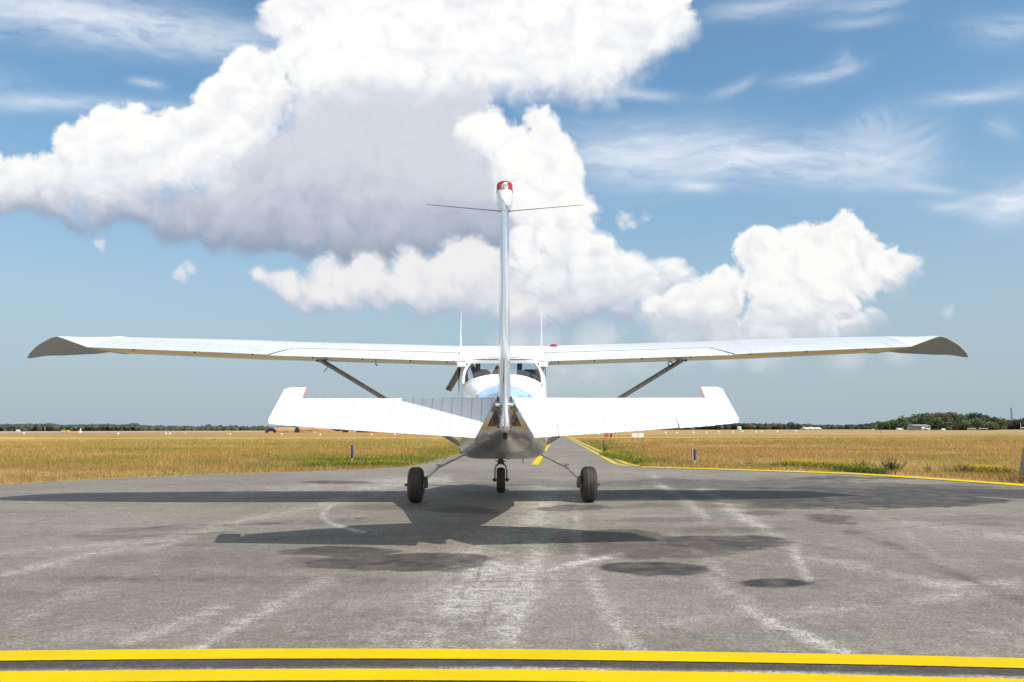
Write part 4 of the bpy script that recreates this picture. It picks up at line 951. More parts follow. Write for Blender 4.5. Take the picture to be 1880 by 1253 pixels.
# open side window, hinged along its top edge on the left door
h0 = Vector((-.508,.12,1.60)); 
m_ = MB(); d = Vector((-.155,0,-.275))
m_.loft([[tuple(h0+d*t+Vector((.0,yy,0))+Vector((d.z,0,-d.x)).normalized()*th) for yy, th in ((0,-.012),(0,.012),(.70,.012),(.70,-.012))] for t in (0,.03,.97,1.0)])
OW = m_.build('open_window', M['strut'], AC, bevel=.003)
MB().tube([tuple(h0+d*.93+Vector((0,.0,0))), tuple(h0+d*.93+Vector((.028,.0,.01)))], .006, 6).tube([tuple(h0+d*1.0+Vector((0,-.004,0))), tuple(h0+d*1.0+Vector((0,.3,0)))], .011, 8).build('window_latch', M['black'], OW)
DR = MB().box((-.507,-.0,1.22), (.020,.05,.74)).build('door_edge', M['black'], AC, bevel=.003)
MB().tube([(.503,-.1,1.57),(.504,-.1,.80)], .0035, 6).build('door_seal', M['steel'], AC)
# ---------------------------------------------------------------- vegetation
def leaf_cloud(centers, radii, n, size, tint, var=.3, seed=0):
    """many small leaf faces spread through lumps; returns verts, faces, colours"""
    rs = np.random.RandomState(seed); centers = np.asarray(centers, float); radii = np.asarray(radii, float)
    k = rs.choice(len(centers), n, p=(radii[:, 0]**2/np.sum(radii[:, 0]**2)))
    d = rs.randn(n, 3); d /= np.linalg.norm(d, axis=1)[:, None]; rr = rs.rand(n)**.33*.96+.10*rs.randn(n)
    C = centers[k]+d*radii[k]*rr[:, None]
    a = rs.randn(n, 3); a /= np.linalg.norm(a, axis=1)[:, None]; b = np.cross(a, rs.randn(n, 3)); b /= np.linalg.norm(b, axis=1)[:, None]
    s = size*(.6+.8*rs.rand(n))[:, None]
    V = np.stack([C-a*s, C+b*s*.6, C+a*s, C-b*s*.6], 1).reshape(-1, 3)
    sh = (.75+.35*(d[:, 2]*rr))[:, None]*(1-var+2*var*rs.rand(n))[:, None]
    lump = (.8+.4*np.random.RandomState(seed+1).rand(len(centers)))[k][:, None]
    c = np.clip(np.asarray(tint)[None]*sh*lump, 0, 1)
    return V, np.arange(4*n).reshape(-1, 4), np.repeat(c, 4, 0)
M['leaf'] = vcol_mat('leaves', trans=.2)
M['bark'] = mat('bark', (.07,.05,.035), .95, noise=(3,.3))
def tree(x, y, h, wd, tint, seed, label, group, n=1500, conifer=False, leaf=.30, low=.12):
    rs = np.random.RandomState(seed); t = empty('tree', (x, y, 0), rs.rand()*6, label, 'tree', group)
    tr = MB(); tr.tube([(0,0,-.3),(.05*h*.1,0,h*.3),(0,.02*h,h*.62),(0,0,h*.85)], [h*.030,h*.022,h*.014,h*.005], 8)
    cs, rd = [], []
    if conifer:
        for i in range(14):
            f = i/13; z = h*(.12+.85*f); r = wd*.5*(1-f)*.9+.1
            for j in range(3): a = rs.rand()*6.28; cs.append((r*.45*math.cos(a), r*.45*math.sin(a), z)); rd.append((r*.65, r*.65, h*.06))
    else:
        for i in range(15):
            a = rs.rand()*6.28; q = rs.rand()**.6*wd*.36; z = h*(low+.16+(.86-low-.16)*rs.rand()); q *= (1.15-abs(z/h-.5)*1.1)
            r = wd*(.17+.12*rs.rand()); cs.append((q*math.cos(a), q*math.sin(a), z)); rd.append((r, r, r*.8))
            tr.tube([(0,0,h*.3+.2*z*.5), (cs[-1][0]*.8, cs[-1][1]*.8, z)], [h*.008, h*.003], 5, caps=False)
        cs.append((0,0,h*.88)); rd.append((wd*.2, wd*.2, h*.12)); cs.append((0,0,h*.5)); rd.append((wd*.38, wd*.38, h*.3))
    tr.build('trunk', M['bark'], t)
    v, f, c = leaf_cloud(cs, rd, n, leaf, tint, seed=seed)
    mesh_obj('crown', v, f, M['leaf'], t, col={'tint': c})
    return t
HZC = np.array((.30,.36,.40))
def hz(c, a): return tuple(np.array(c)*(1-a)+HZC*a)  # mixes distance haze into the tree and forest colours
GRP = 'trees of the wood at the right edge of the field'
TS = [ # px, top py, distance, width px, colour, kind
 (1626,776,430,22,'a',0),(1640,773,425,26,'b',0),(1655,767,420,30,'b',0),(1672,766,430,30,'a',0),(1690,758.5,440,30,'c',0),(1680,760,445,26,'c',0),(1703,758.5,425,34,'a',0),(1716,757.5,430,30,'e',0),
 (1727,757,420,30,'r',0),(1722,766,400,26,'b',0),(1741,757,430,28,'e',0),(1752,760,425,30,'a',0),(1745,771,400,26,'c',0),(1765,762,430,28,'c',0),(1774,755.5,435,20,'d',1),(1785,758,440,30,'d',0),(1799,758.5,440,28,'d',0),
 (1790,770,405,30,'b',0),(1811,762,430,24,'a',0),(1825,764.5,420,24,'d',0),(1836,770,420,26,'a',0),(1843,773.5,425,24,'r',0),(1856,773,430,26,'c',0),(1869,773,425,26,'c',0),(1880,768,420,26,'d',0),(1895,766,420,30,'a',0),(1770,776,400,30,'a',0),(1818,778,400,30,'e',0),(1735,776,398,24,'a',0),(1925,764,420,34,'b',0)]
TC = dict(a=((.115,.150,.050),'rounded mid green tree'), b=((.130,.180,.058),'bright green bushy tree'), c=((.085,.110,.045),'dark green broad tree'), d=((.058,.080,.042),'dark blackish green tree'), e=((.17,.17,.06),'yellowish olive tree'), r=((.17,.110,.050),'rusty brown autumn tree'))
WH = {0:'beside the pale house',1:'of the wood'}
ORD = ['first','second','third','fourth','fifth','sixth']
def tree_label(px, k, con):
    pos = 'left of the pale house' if px < 1675 else 'behind the pale house' if px < 1712 else 'between pale house and goal frames' if px < 1772 else 'behind the goal frames' if px < 1822 else 'by the lattice mast'
    return 'pointed dark conifer above the others behind the goal frames' if con else '%s %s' % (TC[k][1], pos)
LBS = [tree_label(q[0], q[4], q[5]) for q in TS]
for i, (px, py, D, wpx, k, con) in enumerate(TS):
    p = P(px, py, D); hgt = p[2]; wd = wpx/FPX*D*1.15; c, desc = TC[k]
    pos = 'left of the pale house' if px < 1675 else 'right behind the pale house' if px < 1712 else 'between the pale house and the first goal frame' if px < 1772 else 'behind the two goal frames' if px < 1822 else 'by the lattice mast'
    same = sorted(q[0] for q, l in zip(TS, LBS) if l == LBS[i]); lab = LBS[i]+('' if len(same) < 2 else ', %s from left' % ORD[same.index(px)])
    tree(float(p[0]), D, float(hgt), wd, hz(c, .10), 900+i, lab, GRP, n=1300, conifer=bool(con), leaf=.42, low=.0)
# trees behind the grass covered shelters
for i, (px, py, D, wpx, k) in enumerate([(541,783.5,640,12,'d'),(548,785,640,10,'c'),(600,783,650,26,'d'),(618,785,640,24,'c'),(636,786,640,22,'c')]):
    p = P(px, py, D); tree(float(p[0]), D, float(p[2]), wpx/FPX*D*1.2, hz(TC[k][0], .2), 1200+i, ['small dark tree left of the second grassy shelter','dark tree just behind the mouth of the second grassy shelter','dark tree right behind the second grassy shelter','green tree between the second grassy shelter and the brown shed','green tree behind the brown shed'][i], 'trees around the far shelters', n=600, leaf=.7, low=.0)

def forest(name, pts, D, depth, tint, label, n, csz, hzv, seed):
    """a far wood that reads as one mass: lumpy crowns packed along a ridge line"""
    rs = np.random.RandomState(seed); pxs = [p[0] for p in pts]; pys = [p[1] for p in pts]
    Vs, Fs, Cs = [], [], []; base = 0
    bm = bmesh.new(); bmesh.ops.create_icosphere(bm, subdivisions=2, radius=1); bv = np.array([v.co[:] for v in bm.verts]); bf = np.array([[l.vert.index for l in f.loops] for f in bm.faces]); bm.free()
    for i in range(n):
        px = pxs[0]+(pxs[-1]-pxs[0])*rs.rand(); d = D+depth*rs.rand()**1.5; top = P(px, np.interp(px, pxs, pys), D)
        top_h = float(top[2])*d/D*(.88+.14*rs.rand()**1.5); x = float(top[0])*d/D; r = csz*(.6+.8*rs.rand()); zc = top_h-r*.8 if rs.rand() < .6 else top_h*rs.rand()*.8
        zc = max(zc, r*.2)
        disp = 1+.16*rs.randn(len(bv))[:, None]
        Vs.append(bv*disp*np.array((r, r, r*(.7+.5*rs.rand())))+np.array((x, d, zc))); Fs.append(bf+base); base += len(bv)
        c = np.array(hz(tint[rs.randint(len(tint))], hzv))*(.75+.5*rs.rand()); Cs.append(np.tile(c, (len(bv), 1))*(.8+.4*rs.rand(len(bv), 1)))
    o = mesh_obj(name, np.concatenate(Vs), np.concatenate(Fs), M['wood'], col={'tint': np.concatenate(Cs)})
    tag(o, label, 'forest', kind='stuff')
M['wood'] = vcol_mat('far_wood')
G1 = [(.016,.028,.014),(.020,.032,.015),(.013,.022,.013),(.026,.032,.017)]
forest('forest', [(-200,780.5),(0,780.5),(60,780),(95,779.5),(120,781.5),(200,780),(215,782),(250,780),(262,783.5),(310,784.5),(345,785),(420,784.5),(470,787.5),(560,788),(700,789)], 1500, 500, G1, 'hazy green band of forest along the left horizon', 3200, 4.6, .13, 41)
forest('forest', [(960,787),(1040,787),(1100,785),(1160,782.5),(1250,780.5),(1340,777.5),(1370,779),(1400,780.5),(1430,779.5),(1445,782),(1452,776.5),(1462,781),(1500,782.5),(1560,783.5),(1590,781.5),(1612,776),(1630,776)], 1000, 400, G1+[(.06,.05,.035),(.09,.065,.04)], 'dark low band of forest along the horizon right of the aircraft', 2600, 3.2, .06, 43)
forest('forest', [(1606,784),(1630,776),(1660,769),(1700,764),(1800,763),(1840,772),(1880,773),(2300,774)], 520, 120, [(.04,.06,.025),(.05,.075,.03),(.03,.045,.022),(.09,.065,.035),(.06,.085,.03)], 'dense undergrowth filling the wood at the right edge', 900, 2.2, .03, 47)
# tree that stands above the forest line
for i, (px, py, wpx) in enumerate([(1454,775.5,8),(1467,779,9)]):
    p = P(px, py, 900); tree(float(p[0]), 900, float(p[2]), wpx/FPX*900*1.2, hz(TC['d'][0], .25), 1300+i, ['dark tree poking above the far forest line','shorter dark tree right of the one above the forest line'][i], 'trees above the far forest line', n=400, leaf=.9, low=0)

# weeds along the tarmac edge
def weed(px, py, h, wd, tint, label, seed, n=150, up=.6, flower=None):
    g = G(px, py); rs = np.random.RandomState(seed); Y = g[1]; hh = h/FPX*Y; ww = wd/FPX*Y
    V, F, C = [], [], []; stems = MB()
    ns = max(5, n//14)
    for s in range(ns):
        a = rs.rand()*6.28; ln = hh*(.5+.6*rs.rand()); sp = ww*.5*rs.rand()**.6; tip = np.array((sp*math.cos(a), sp*math.sin(a)*.6, ln)); root = np.array((tip[0]*.4, tip[1]*.4, 0))
        stems.tube([tuple(root), tuple(root*.5+tip*.5+np.array((0,0,ln*.1))), tuple(tip)], [.003,.002,.001], 4)
        for l in range(14):
            f = .15+.85*rs.rand(); p = root+(tip-root)*f; b = rs.rand()*6.28; s_ = hh*(.10+.14*rs.rand())*(1.2-f*.6)
            d = np.array((math.cos(b), math.sin(b), up*rs.rand()+.1)); w_ = np.array((-math.sin(b), math.cos(b), 0))*s_*.22
            V += [p, p+d*s_*.5+w_, p+d*s_, p+d*s_*.5-w_]; k = len(V); F.append((k-4, k-3, k-2, k-1)); c = np.array(tint)*(.6+.8*rs.rand())
            if flower is not None and f > .7 and rs.rand() < .6: c = np.array(flower)*(.7+.5*rs.rand())
            C += [c]*4
    o = mesh_obj('weed', np.array(V), np.array(F), M['leaf'], col={'tint': np.clip(np.array(C), 0, 1)}); o.location = (g[0], g[1], 0)
    tag(o, label, 'plant', 'weeds along the tarmac edge')
    stems.build('stem', mat('weed_stem', (.14,.13,.05), .9), o)
weed(1375,855,17,40,(.10,.125,.035),'leafy green weed at the tarmac edge right of the nearer blue post',1)
weed(1425,858,14,36,(.16,.14,.06),'brownish weed between the two green weeds right of the blue post',2)
weed(1588,866,24,62,(.085,.12,.04),'wide green weed with radiating leaves by the yellow edge line',3,n=260)
weed(1640,866,22,56,(.085,.11,.045),'tall dark spiky weed leaning right at the tarmac edge',4,n=560,up=1.4)
weed(1704,868,18,22,(.18,.17,.08),'small pale dry weed right of the dark spiky weed',5)
weed(1745,870,22,40,(.15,.155,.05),'loose olive weed left of the yellow flowers',6)
weed(1772,870,24,34,(.13,.12,.06),'brown dry weed just left of the yellow flowers',7)
weed(1215,852,12,40,(.09,.13,.03),'low green clump where the edge lines meet',8,n=220)
weed(1113,829,12,14,(.10,.12,.04),'green weed at the foot of the thin dark post',9)
weed(1250,855,9,40,(.10,.14,.03),'flat green weed left of the nearer blue post',10)
weed(1790,870,14,20,(.14,.15,.04),'small weed in front of the yellow flowers',11,flower=(.75,.52,.03))
def patch(pxa, pya, pxb, pyb, n, tint, fl, h, seed, label, frac=.3):
    rs = np.random.RandomState(seed); a, b = G(pxa, pya), G(pxb, pyb); V, F, C = [], [], []
    for i in range(n):
        t = rs.rand(); p = a*(1-t)+b*t; p = np.array((p[0]+rs.randn()*.10, p[1]+.25*rs.randn(), 0)); hh = h*(.4+.8*rs.rand())
        q = rs.rand()*6.28; wv = np.array((math.cos(q), math.sin(q), 0))*.012; tip = p+np.array((rs.randn()*.04, rs.randn()*.04, hh))
        V += [p-wv, p+wv, tip]; C += [np.array(tint)*(.6+.8*rs.rand())]*3; F.append((len(V)-3, len(V)-2, len(V)-1))
        if rs.rand() < frac:
            e = .012; V += [tip+np.array((-e,0,-e)), tip+np.array((e,0,-e*.3)), tip+np.array((0,0,e))]; C += [np.array(fl)*(.7+.5*rs.rand())]*3; F.append((len(V)-3, len(V)-2, len(V)-1))
    tag(mesh_obj('wildflowers', np.array(V), np.array(F), M['leaf'], col={'tint': np.clip(np.array(C), 0, 1)}), label, 'flowers', kind='stuff')
patch(1438,857,1560,862,2600,(.20,.18,.035),(.60,.44,.04),.13,21,'yellow flowering ground cover along the edge line')
patch(1785,868,1835,870,1500,(.20,.17,.035),(.66,.48,.04),.13,22,'yellow flowers near the right edge of the field')
patch(1545,864,1610,869,1500,(.10,.13,.03),(.4,.4,.03),.10,23,'low green ground cover around the radiating weed',.08)
patch(1110,836,1180,852,1500,(.17,.19,.03),(.6,.55,.03),.14,24,'bright green ground cover beside the taxiway line',.12)
patch(560,856,745,855,2600,(.14,.165,.03),(.5,.5,.03),.10,25,'bright green ground cover left of the taxiway',.08)
patch(600,848,700,848,1500,(.14,.165,.03),(.6,.55,.03),.12,26,'green plants around the foot of the left blue post',.1)

# ---------------------------------------------------------------- posts, signs and markers
def post(px, pyb, pyt, wpx, mt, foot, name, label, cat, group=None, footfrac=.25, edge=None):
    g = G(px, pyb); Y = g[1]; h = (pyb-pyt)/FPX*Y; w_ = wpx/FPX*Y
    t = empty(name, (g[0], g[1], 0), 0, label, cat, group)
    MB().lathe([(0,h*footfrac),(w_/2,h*footfrac),(w_/2,h*.96),(w_*.3,h),(0,h)], (0,0,0), 'z', 12).build('post', mt, t, True)
    if foot: MB().lathe([(0,-.05),(w_*.42,-.05),(w_*.42,h*footfrac+.004),(0,h*footfrac+.004)], (0,0,0), 'z', 12).build('foot', foot, t, True)
    if edge: MB().box((-w_*.62,0,h*.6), (w_*.25,w_*.3,h*.8)).build('reflector', edge, t)
    return t
mb = mat('post_blue', (.015,.02,.14), .45); mo = mat('post_orange', (.70,.33,.03), .6); mw = mat('post_white', (.62,.64,.60), .6); md = mat('post_dark', (.07,.05,.06), .7); mr = mat('post_rust', (.28,.09,.05), .8); mg = mat('post_green', (.30,.48,.42), .7)
post(646,849.5,817.5,4.2,mb,mo,'marker_post','short blue post with orange foot in the left grass','post','blue taxiway marker posts')
post(1275.5,852,825.5,4.6,mb,mg,'marker_post','blue post with pale foot at the right tarmac edge','post','blue taxiway marker posts',edge=mw)
post(1271,850,824.5,2.4,mr,None,'stake','reddish stake right behind the blue post on the right','stake',footfrac=0)
post(1109,829,808,2.2,md,None,'stake','thin dark stake beside the taxiway edge line','stake',footfrac=0)
post(1182.5,831,817.5,2.0,mr,None,'stake','rusty short stake alone in the right field','stake',footfrac=0)
post(1617.5,797,790,.9,mr,None,'stake','faint red stake far out in the right field','stake',footfrac=0)
# mandatory sign
def board(px0, px1, pyt, pyb, D, mt, name, label, cat, panels=1, gap=.0, frame=None, legs=True):
    a, b = P(px0, pyb, D), P(px1, pyt, D); x0, x1, z0, z1 = a[0], b[0], max(.05, a[2]), b[2]
    t = empty(name, ((x0+x1)/2, D, 0), 0, label, cat); wd = (x1-x0)/panels
    for i in range(panels): MB().box((-(x1-x0)/2+wd*(i+.5), 0, (z0+z1)/2), (wd-gap, .12, z1-z0)).build('panel', mt, t, bevel=.01)
    lg_ = MB()
    for s in (-1, 1): lg_.box((s*(x1-x0)*.4, .02, z0/2), (.05, .05, z0+.02))
    if legs: lg_.build('sign_legs', md, t)
    return t, (x0, x1, z0, z1)
sg_, (x0, x1, z0, z1) = board(1110,1122,796.3,801.8,70,mat('sign_red', (.42,.025,.03), .5),'taxiway_sign','small red sign with white numerals standing in the right grass','sign')
MB().box(((x1-x0)/2+.03,0,(z0+z1)/2), (.08,.14,z1-z0)).build('sign_end', M['black'], sg_)
cu = bpy.data.curves.new('sign_text', 'FONT'); cu.body = '• - 28'; cu.size = (z1-z0)*.72; cu.align_x = 'CENTER'; cu.align_y = 'CENTER'; cu.extrude = .002
to = bpy.data.objects.new('sign_text', cu); COL.objects.link(to); bpy.context.view_layer.update(); me_ = bpy.data.meshes.new_from_object(to.evaluated_get(bpy.context.evaluated_depsgraph_get())); bpy.data.objects.remove(to); to = bpy.data.objects.new('numerals', me_); COL.objects.link(to); to.parent = sg_; to.location = (-.03, -.066, (z0+z1)/2); to.rotation_euler = (math.pi/2, 0, 0); me_.materials.append(mat('sign_white', (.75,.70,.68), .5))
board(1159.5,1182,795.8,803.6,62,mat('board_white', (.66,.74,.72), .6,noise=(2,.12)),'white_board','wide pale two panel board standing in the right grass','sign',2,.03)
# runway lights and small far markers
lamp = MB().lathe([(0,0),(.16,0),(.16,.06),(.06,.08),(.06,.18),(.20,.2),(.22,.34),(.14,.46),(0,.50)], (0,0,0), 'z', 12)
lamp_mesh = {}
def far_dot(px, py, col_, label, size=1.0):
    D = 150.; p = P(px, py+1.2, D)
    z = max(0, p[2]); key = col_
    o = lamp.build('runway_light', {'w': mw2, 'y': my2}[col_]) if key not in lamp_mesh else lamp_mesh[key].copy()
    if key in lamp_mesh: COL.objects.link(o)
    else: lamp_mesh[key] = o
    g = G(px, py+1.4); o.location = (g[0], g[1], 0) if 60 < g[1] < 420 else (P(px, py, 300)[0], 300, 0)
    s = o.location.y/190*size; o.scale = (s, s, s*.9)
    tag(o, label, 'light', 'small lights standing along the runway')
mw2 = mat('lamp_white', (.85,.85,.80), .4); my2 = mat('lamp_yellow', (.75,.48,.03), .5)
LW = [(44,796.5,'w','white runway light farthest left in the field'),(217,797,'w','white runway light alone between the red topped marker and the pair'),(305,797,'w','smaller light of the white pair left of the yellow ones'),(312,797,'w','brighter light of the white pair left of the yellow ones'),
 (340,797,'y','yellow light alone between the white pair and the yellow white pair'),(417.5,797.5,'y','yellow light touching a white light on its right'),(422.5,798,'w','white light touching a yellow light on its left'),(517,798,'w','white light in front of the first grassy shelter'),(588,798.5,'w','white light in front of the second grassy shelter'),
 (682,798.5,'w','white light under the left elevator right of the sheds'),(725,798.5,'w','white light under the left elevator nearest the fuselage'),(1099,797,'w','white light just left of the red sign'),(1222,795.5,'w','first white light right of the pale two panel board'),(1242.5,795.5,'w','second white light right of the pale two panel board'),
 (1273,795,'w','third white light right of the pale two panel board'),(1297,795,'w','white light below the outer part of the right elevator'),(1319,794,'w','white light just left of the right elevator tip'),(1345.5,794.5,'w','white light just below the right elevator tip'),(1363,793,'w','first white light right of the right elevator tip'),
 (1388,794,'w','second white light right of the right elevator tip'),(1398,793.2,'w','third white light right of the right elevator tip'),(1427,793,'w','fourth white light right of the right elevator tip'),(1461.5,792.6,'w','white light below the twin trees above the forest')]
for px, py, c, lb in LW: far_dot(px, py, c, lb)
def at(px, py, D): p = P(px, py, D); return float(p[0]), float(p[2])
def px2m(n, D): return n/FPX*D
# hardened shelters covered with grass
M['shelter'] = vcol_mat('shelter_grass', scale=1.5); mdoor = mat('shelter_door', (.018,.02,.045), .7, noise=(.5,.3))
def shelter(px0, px1, pyt, pxend, D, label):
    x0, _ = at(px0, 790, D); x1, zt = at(px1, pyt, D); r = (x1-x0)/2; xe, _ = at(pxend, 790, D); H = zt
    t = empty('aircraft_shelter', ((x0+x1)/2, D, 0), 0, label, 'hangar'); n = 20
    def arc(cx, cy, rr, hh): return [(cx+rr*math.cos(a), cy, -.3+(hh+.3)*math.sin(a)**.8) for a in np.linspace(0, math.pi, n)]
    L = xe-x1
    rings = [arc(0,0,r*1.10,H*1.02), arc(L*.15,6,r*1.12,H*1.06), arc(L*.5,14,r*1.2,H*1.0), arc(L*.85,22,r*1.25,H*.6), arc(L*1.0,28,r*1.2,.1)]
    v = np.array([p for q in rings for p in q]); v[n:, :] += np.random.RandomState(int(px0)).randn(len(v)-n, 3)*.07; f = [(i*n+k, i*n+k+1, (i+1)*n+k+1, (i+1)*n+k) for i in range(4) for k in range(n-1)]
    c = np.array((.46,.28,.13))*(.7+.6*np.random.RandomState(5).rand(len(v), 1)); c = c*(1-.5*(v[:, 2:3] < H*.5))+np.array((.12,.12,.06))*.5*(v[:, 2:3] < H*.5)
    mesh_obj('earth_cover', v, f, M['shelter'], t, True, col={'tint': c})
    a0 = arc(0,-.3,r,H*.95); MB().add(a0, [tuple(range(n))]).build('door', mdoor, t)
    MB().tube(arc(0,-.4,r*1.06,H*.99), .10, 6).build('concrete_rim', mat('rim_concrete', (.32,.24,.17), .9), t)
shelter(487.5,508,785.6,560,270,'far grassy hangar with a wide dark arched door')
shelter(541,551,784.8,592,270,'far grassy hangar with a narrow dark opening and a long mound')
def house(name, px0, px1, pyt, D, wallm, roofm, label, cat='building', roof=.35, depth=8, wins=0, winm=None, pitched=True):
    x0, zt = at(px0, pyt, D); x1, _ = at(px1, pyt, D); t = empty(name, ((x0+x1)/2, D, 0), 0, label, cat); w_ = x1-x0; zw = zt*(1-roof if pitched else .92)
    MB().box((0,depth/2,zw/2), (w_,depth,zw)).build('wall', wallm, t)
    m = MB()
    if pitched: m.add([(-w_/2-.3,-.4,zw-.05),(w_/2+.3,-.4,zw-.05),(w_/2+.3,depth+.4,zw-.05),(-w_/2-.3,depth+.4,zw-.05),(-w_/2-.3,depth/2,zt),(w_/2+.3,depth/2,zt)], [(0,1,5,4),(3,4,5,2),(0,4,3),(1,2,5),(0,3,2,1)])
    else: m.box((0,depth/2,zt-.04*zt), (w_+.3,depth+.3,zt*.09))
    m.build('roof', roofm, t)
    for i in range(wins):
        MB().box((-w_/2+w_*(i+.5)/wins, -.03, zw*.55), (w_/wins*.5, .06, zw*.35)).build('window', winm or M['darkhole'], t)
    return t
mcon = mat('grey_render', (.36,.37,.36), .9, noise=(.5,.15)); mrf = mat('slate_roof', (.22,.24,.25), .8, noise=(.5,.2)); mwh = mat('white_wall', (.62,.63,.60), .8, noise=(.5,.1)); mbr = mat('brown_wall', (.10,.05,.055), .9, noise=(.5,.3)); mcr = mat('cream_wall', (.50,.38,.24), .9, noise=(.5,.15)); mpg = mat('pale_green_wall', (.50,.56,.42), .9, noise=(.5,.15))
house('shed', 629,640,789.0,285,mbr,mbr,'dark brown shed left of the white hut','shed',.3,8)
house('hut', 640,647,790.2,283,mwh,mrf,'tiny white hut between brown shed and cream block','hut',.2,5,pitched=False)
house('block_building', 647,655,788.3,282,mcr,mcr,'cream windowless block left of the long dark shed','building',.1,6,pitched=False)
house('long_shed', 656,687,789.6,282,mbr,mat('purple_roof', (.12,.075,.085), .9),'long dark shed with several doors right of the cream block','shed',.35,8,wins=6)
# pale house in the wood on the right
D = 385
x0, _ = at(1680, 790, D)
t = house('house', 1682,1708,779.5,D,mcon,mrf,'pale grey house with wide roof in front of the wood','house',.30,9,wins=5,winm=mat('house_window', (.10,.08,.09), .4))
MB().add([(-px2m(20,D)*.5-2,-1.2,px2m(7.8,D)),(px2m(2,D),-1.2,px2m(7.8,D)),(px2m(2,D),5,px2m(10.6,D)),(-px2m(20,D)*.5-2,5,px2m(10.6,D))], [(0,1,2,3)]).build('side_roof', mrf, t)
MB().box((px2m(4,D)*.5,-1.0,px2m(3.2,D)), (px2m(12,D),1.8,px2m(1.6,D))).build('balcony', mwh, t)
MB().box((-px2m(3,D),-.6,px2m(3.3,D)), (px2m(5,D),1.2,px2m(6.6,D))).build('stair_wall', mwh, t)
house('barrack', 1479,1487,785,640,mpg,mwh,'pale green gabled hall at the forest edge, leftmost of three','building',.55,12)
house('barrack', 1489,1497,784.6,640,mpg,mwh,'pale green gabled hall at the forest edge, middle of three','building',.55,12)
house('barrack', 1499,1509,785,640,mpg,mwh,'pale green gabled hall at the forest edge, rightmost of three','building',.55,12)
house('shed', 1356,1361,783.5,800,mwh,mwh,'tiny white hut at the far forest edge near the right elevator tip','shed',.3,6)
# vehicles
def van(px0, px1, pyt, D, label, colr=(.75,.76,.75), name='van', cat='van'):
    x0, zt = at(px0, pyt, D); x1, _ = at(px1, pyt, D); w_ = x1-x0; h = zt; t = empty(name, ((x0+x1)/2, D, 0), 0, label, cat)
    mt = mat('van_paint', colr, .35, noise=(1,.1)); zb = h*.18
    prof = [(-.5,zb),(-.5,h*.93),(-.47,h),(.28,h),(.40,h*.93),(.47,h*.55),(.5,h*.48),(.5,zb)]
    MB().loft([[(a*w_, y, z) for a, z in prof] for y in (-.95,.95)]).build('body', mt, t, bevel=.04)
    MB().add([(a*w_, -.965, z) for a, z in ((.18,h*.55),(.43,h*.55),(.37,h*.88),(.18,h*.88))], [(0,1,2,3)]).build('window', M['black'], t)
    for a in (-.32, .32):
        MB().lathe([(0,-.1),(h*.16,-.1),(h*.16,.1),(0,.1)], (a*w_, -.9, h*.16), 'y', 16).build('wheel', M['black'], t)
    return t
van(1646.5,1657.5,786.2,395,'white van parked in front of the wood left of the house')
van(1600,1605,788.2,520,'small white car far off at the forest edge',name='car',cat='car')
van(115,127,790.3,330,'yellow airport truck beside the runway on the left',(.72,.42,.05),'truck','truck')
van(31,36,789.2,520,'tiny white car near the left end of the runway',name='car',cat='car')
house('shelter_tent', 1712,1729,788.6,390,mat('blue_sheet', (.10,.13,.30), .7),mat('blue_roof', (.16,.20,.38), .7),'low blue shed between the house and the white dome','shed',.3,4,pitched=False)
x, z = at(1731, 787.0, 388); tag(MB().lathe([(1.0,0),(1.0,z*.5),(.85,z*.75),(.45,z*.95),(0,z)], (0,0,0), 'z', 16).build('dome', mwh, None, True), 'small white dome beside the low blue shed', 'dome').location = (x, 388, 0)
def goal(px0, px1, pyt, D, label):
    x0, zt = at(px0, pyt, D); x1, _ = at(px1, pyt, D); w_ = x1-x0; t = empty('goal_frame', ((x0+x1)/2, D, 0), 0, label, 'frame', 'pale frames at the foot of the wood'); mm = mat('frame_paint', (.42,.50,.44), .6)
    for s in (-1, 1): MB().tube([(s*w_/2,0,0),(s*w_/2,0,zt)], .09, 6).build('post', mm, t)
    MB().box((0,0,zt-.12), (w_,.2,.28)).build('crossbar', mm, t)
goal(1776,1791,786.4,380,'pale open frame at the foot of the wood, left of two'); goal(1797,1812,786.6,380,'pale open frame at the foot of the wood, right of two')
# thin pole with arm and lattice mast
D = 380; x, z = at(1873.5, 776, D); t = empty('light_pole', (x, D, 0), 0, 'thin pale pole with a side arm at the right edge', 'pole'); MB().tube([(0,0,0),(0,0,z)], .09, 6).build('pole', mw, t); z2 = at(1875, 785.5, D)[1]; MB().box((1.3,0,z2), (2.6,.2,.3)).build('arm', mw, t)
D = 520; x, z = at(1856, 745.5, D); t = empty('lattice_mast', (x, D, 0), 0, 'tall slender lattice mast above the trees on the right', 'mast'); m = MB(); mm = mat('mast_steel', (.16,.18,.22), .6, .3)
for a in (0, 2.094, 4.189): m.tube([(.7*math.cos(a), .7*math.sin(a), 0), (.45*math.cos(a), .45*math.sin(a), z*.9)], .13, 5)
m.build('mast_legs', mm, t); m = MB()
for i in range(22):
    z0_ = z*.9*i/22; z1_ = z*.9*(i+1)/22; r0 = .7-.25*i/22; r1 = .7-.25*(i+1)/22
    for a, b in ((0,2.094),(2.094,4.189),(4.189,6.283)): m.tube([(r0*math.cos(a), r0*math.sin(a), z0_), (r1*math.cos(b), r1*math.sin(b), z1_)], .05, 4, caps=False)
m.build('bracing', mm, t); MB().tube([(0,0,z*.88),(0,0,z)], .08, 5).build('aerial', mm, t)
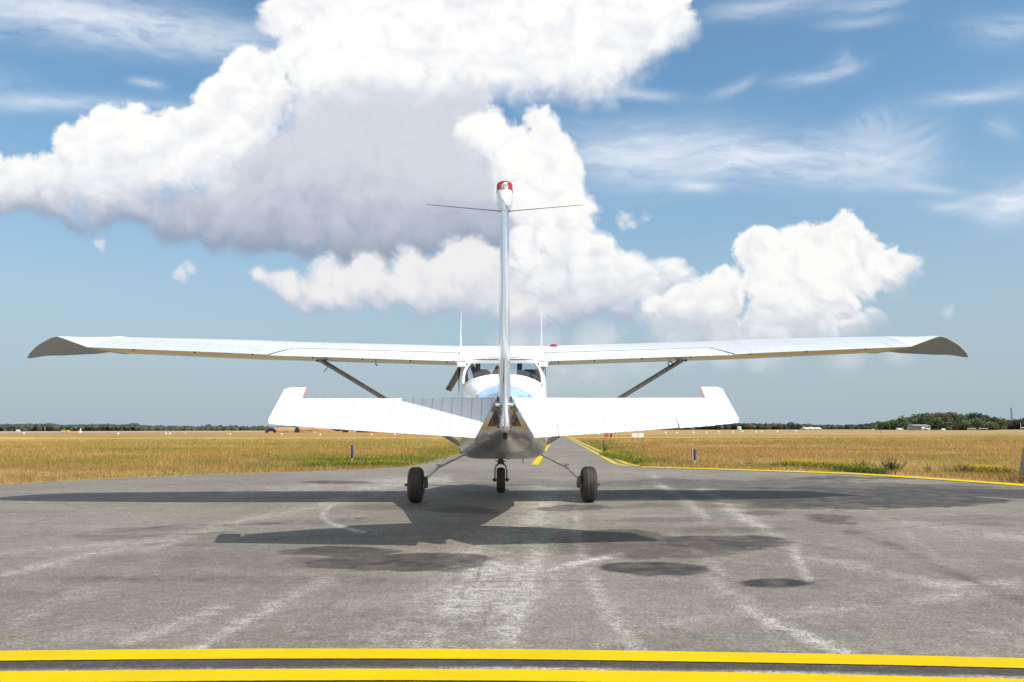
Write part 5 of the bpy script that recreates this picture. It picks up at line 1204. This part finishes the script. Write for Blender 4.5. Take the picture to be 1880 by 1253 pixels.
# fence along the foot of the wood
D = 400; x0, _ = at(1606, 790, D); x1, z1 = at(1950, 788.6, D); t = empty('fence', (x0, D+2, 0), 0, 'thin teal grey fence along the foot of the wood', 'fence'); m = MB(); fmt = mat('fence_wire', (.22,.30,.28), .7)
for i in range(41): m.box(((x1-x0)*i/40, 0, z1/2), (.12,.12,z1))
m.build('fence_posts', fmt, t); m = MB()
for k in range(5): m.box(((x1-x0)/2, 0, z1*(k+.6)/5), (x1-x0, .03, .07))
m.build('fence_rails', fmt, t)
# red and white markers on the left
D = 300; x, z = at(148, 786.3, D); t = empty('marker_cone', (x, D, 0), 0, 'white cone shaped marker with red side beside the runway', 'marker'); MB().lathe([(0,0),(.55,0),(.45,z*.35),(.22,z*.5),(.2,z*.75),(.26,z*.9),(0,z)], (0,0,0), 'z', 12).build('cone', mwh, t, True); MB().box((-.45,-.1,z*.25), (.25,.3,z*.5)).build('red_side', M['redpaint'], t)
D = 300; x, z = at(83, 784.5, D); t = empty('marker_board', (x, D, 0), 0, 'small reddish square board on a thin pole at left', 'marker'); MB().tube([(0,0,0),(0,0,z)], .05, 6).build('pole', mw, t); MB().box((0,-.06,z-.25), (.55,.05,.55)).build('board', mat('board_red', (.45,.16,.14), .7), t)
for i, (px, lb) in enumerate([(497,'grey low cabinet in front of the first grassy shelter'),(577.5,'grey low cabinet in front of the second grassy shelter')]):
    D = 210; x, _ = at(px, 797, D); t = empty('cabinet', (x, D, 0), 0, lb, 'cabinet'); MB().box((0,0,.22), (1.0,.4,.44)).build('body', mat('cabinet_grey', (.42,.40,.33), .8), t, bevel=.02); MB().box((0,0,.46), (1.06,.46,.05)).build('lid', mw, t)
# concrete block at the right frame edge
g = G(1882, 888); h = (888-825)/FPX*g[1]
t = empty('concrete_block', (g[0]+.33, g[1]+.25, 0), 0, 'weathered grey concrete block cut by the right picture edge', 'block')
MB().box((.10,0,.10+h*.42), (.50,.40,h*.84), taper=.72).build('block', mat('old_concrete', (.30,.27,.23), .95, noise=(9,.35), bump=.5), t, bevel=.02)
MB().box((.10,0,.05), (.34,.3,.12)).build('foot', M['steel'], t)
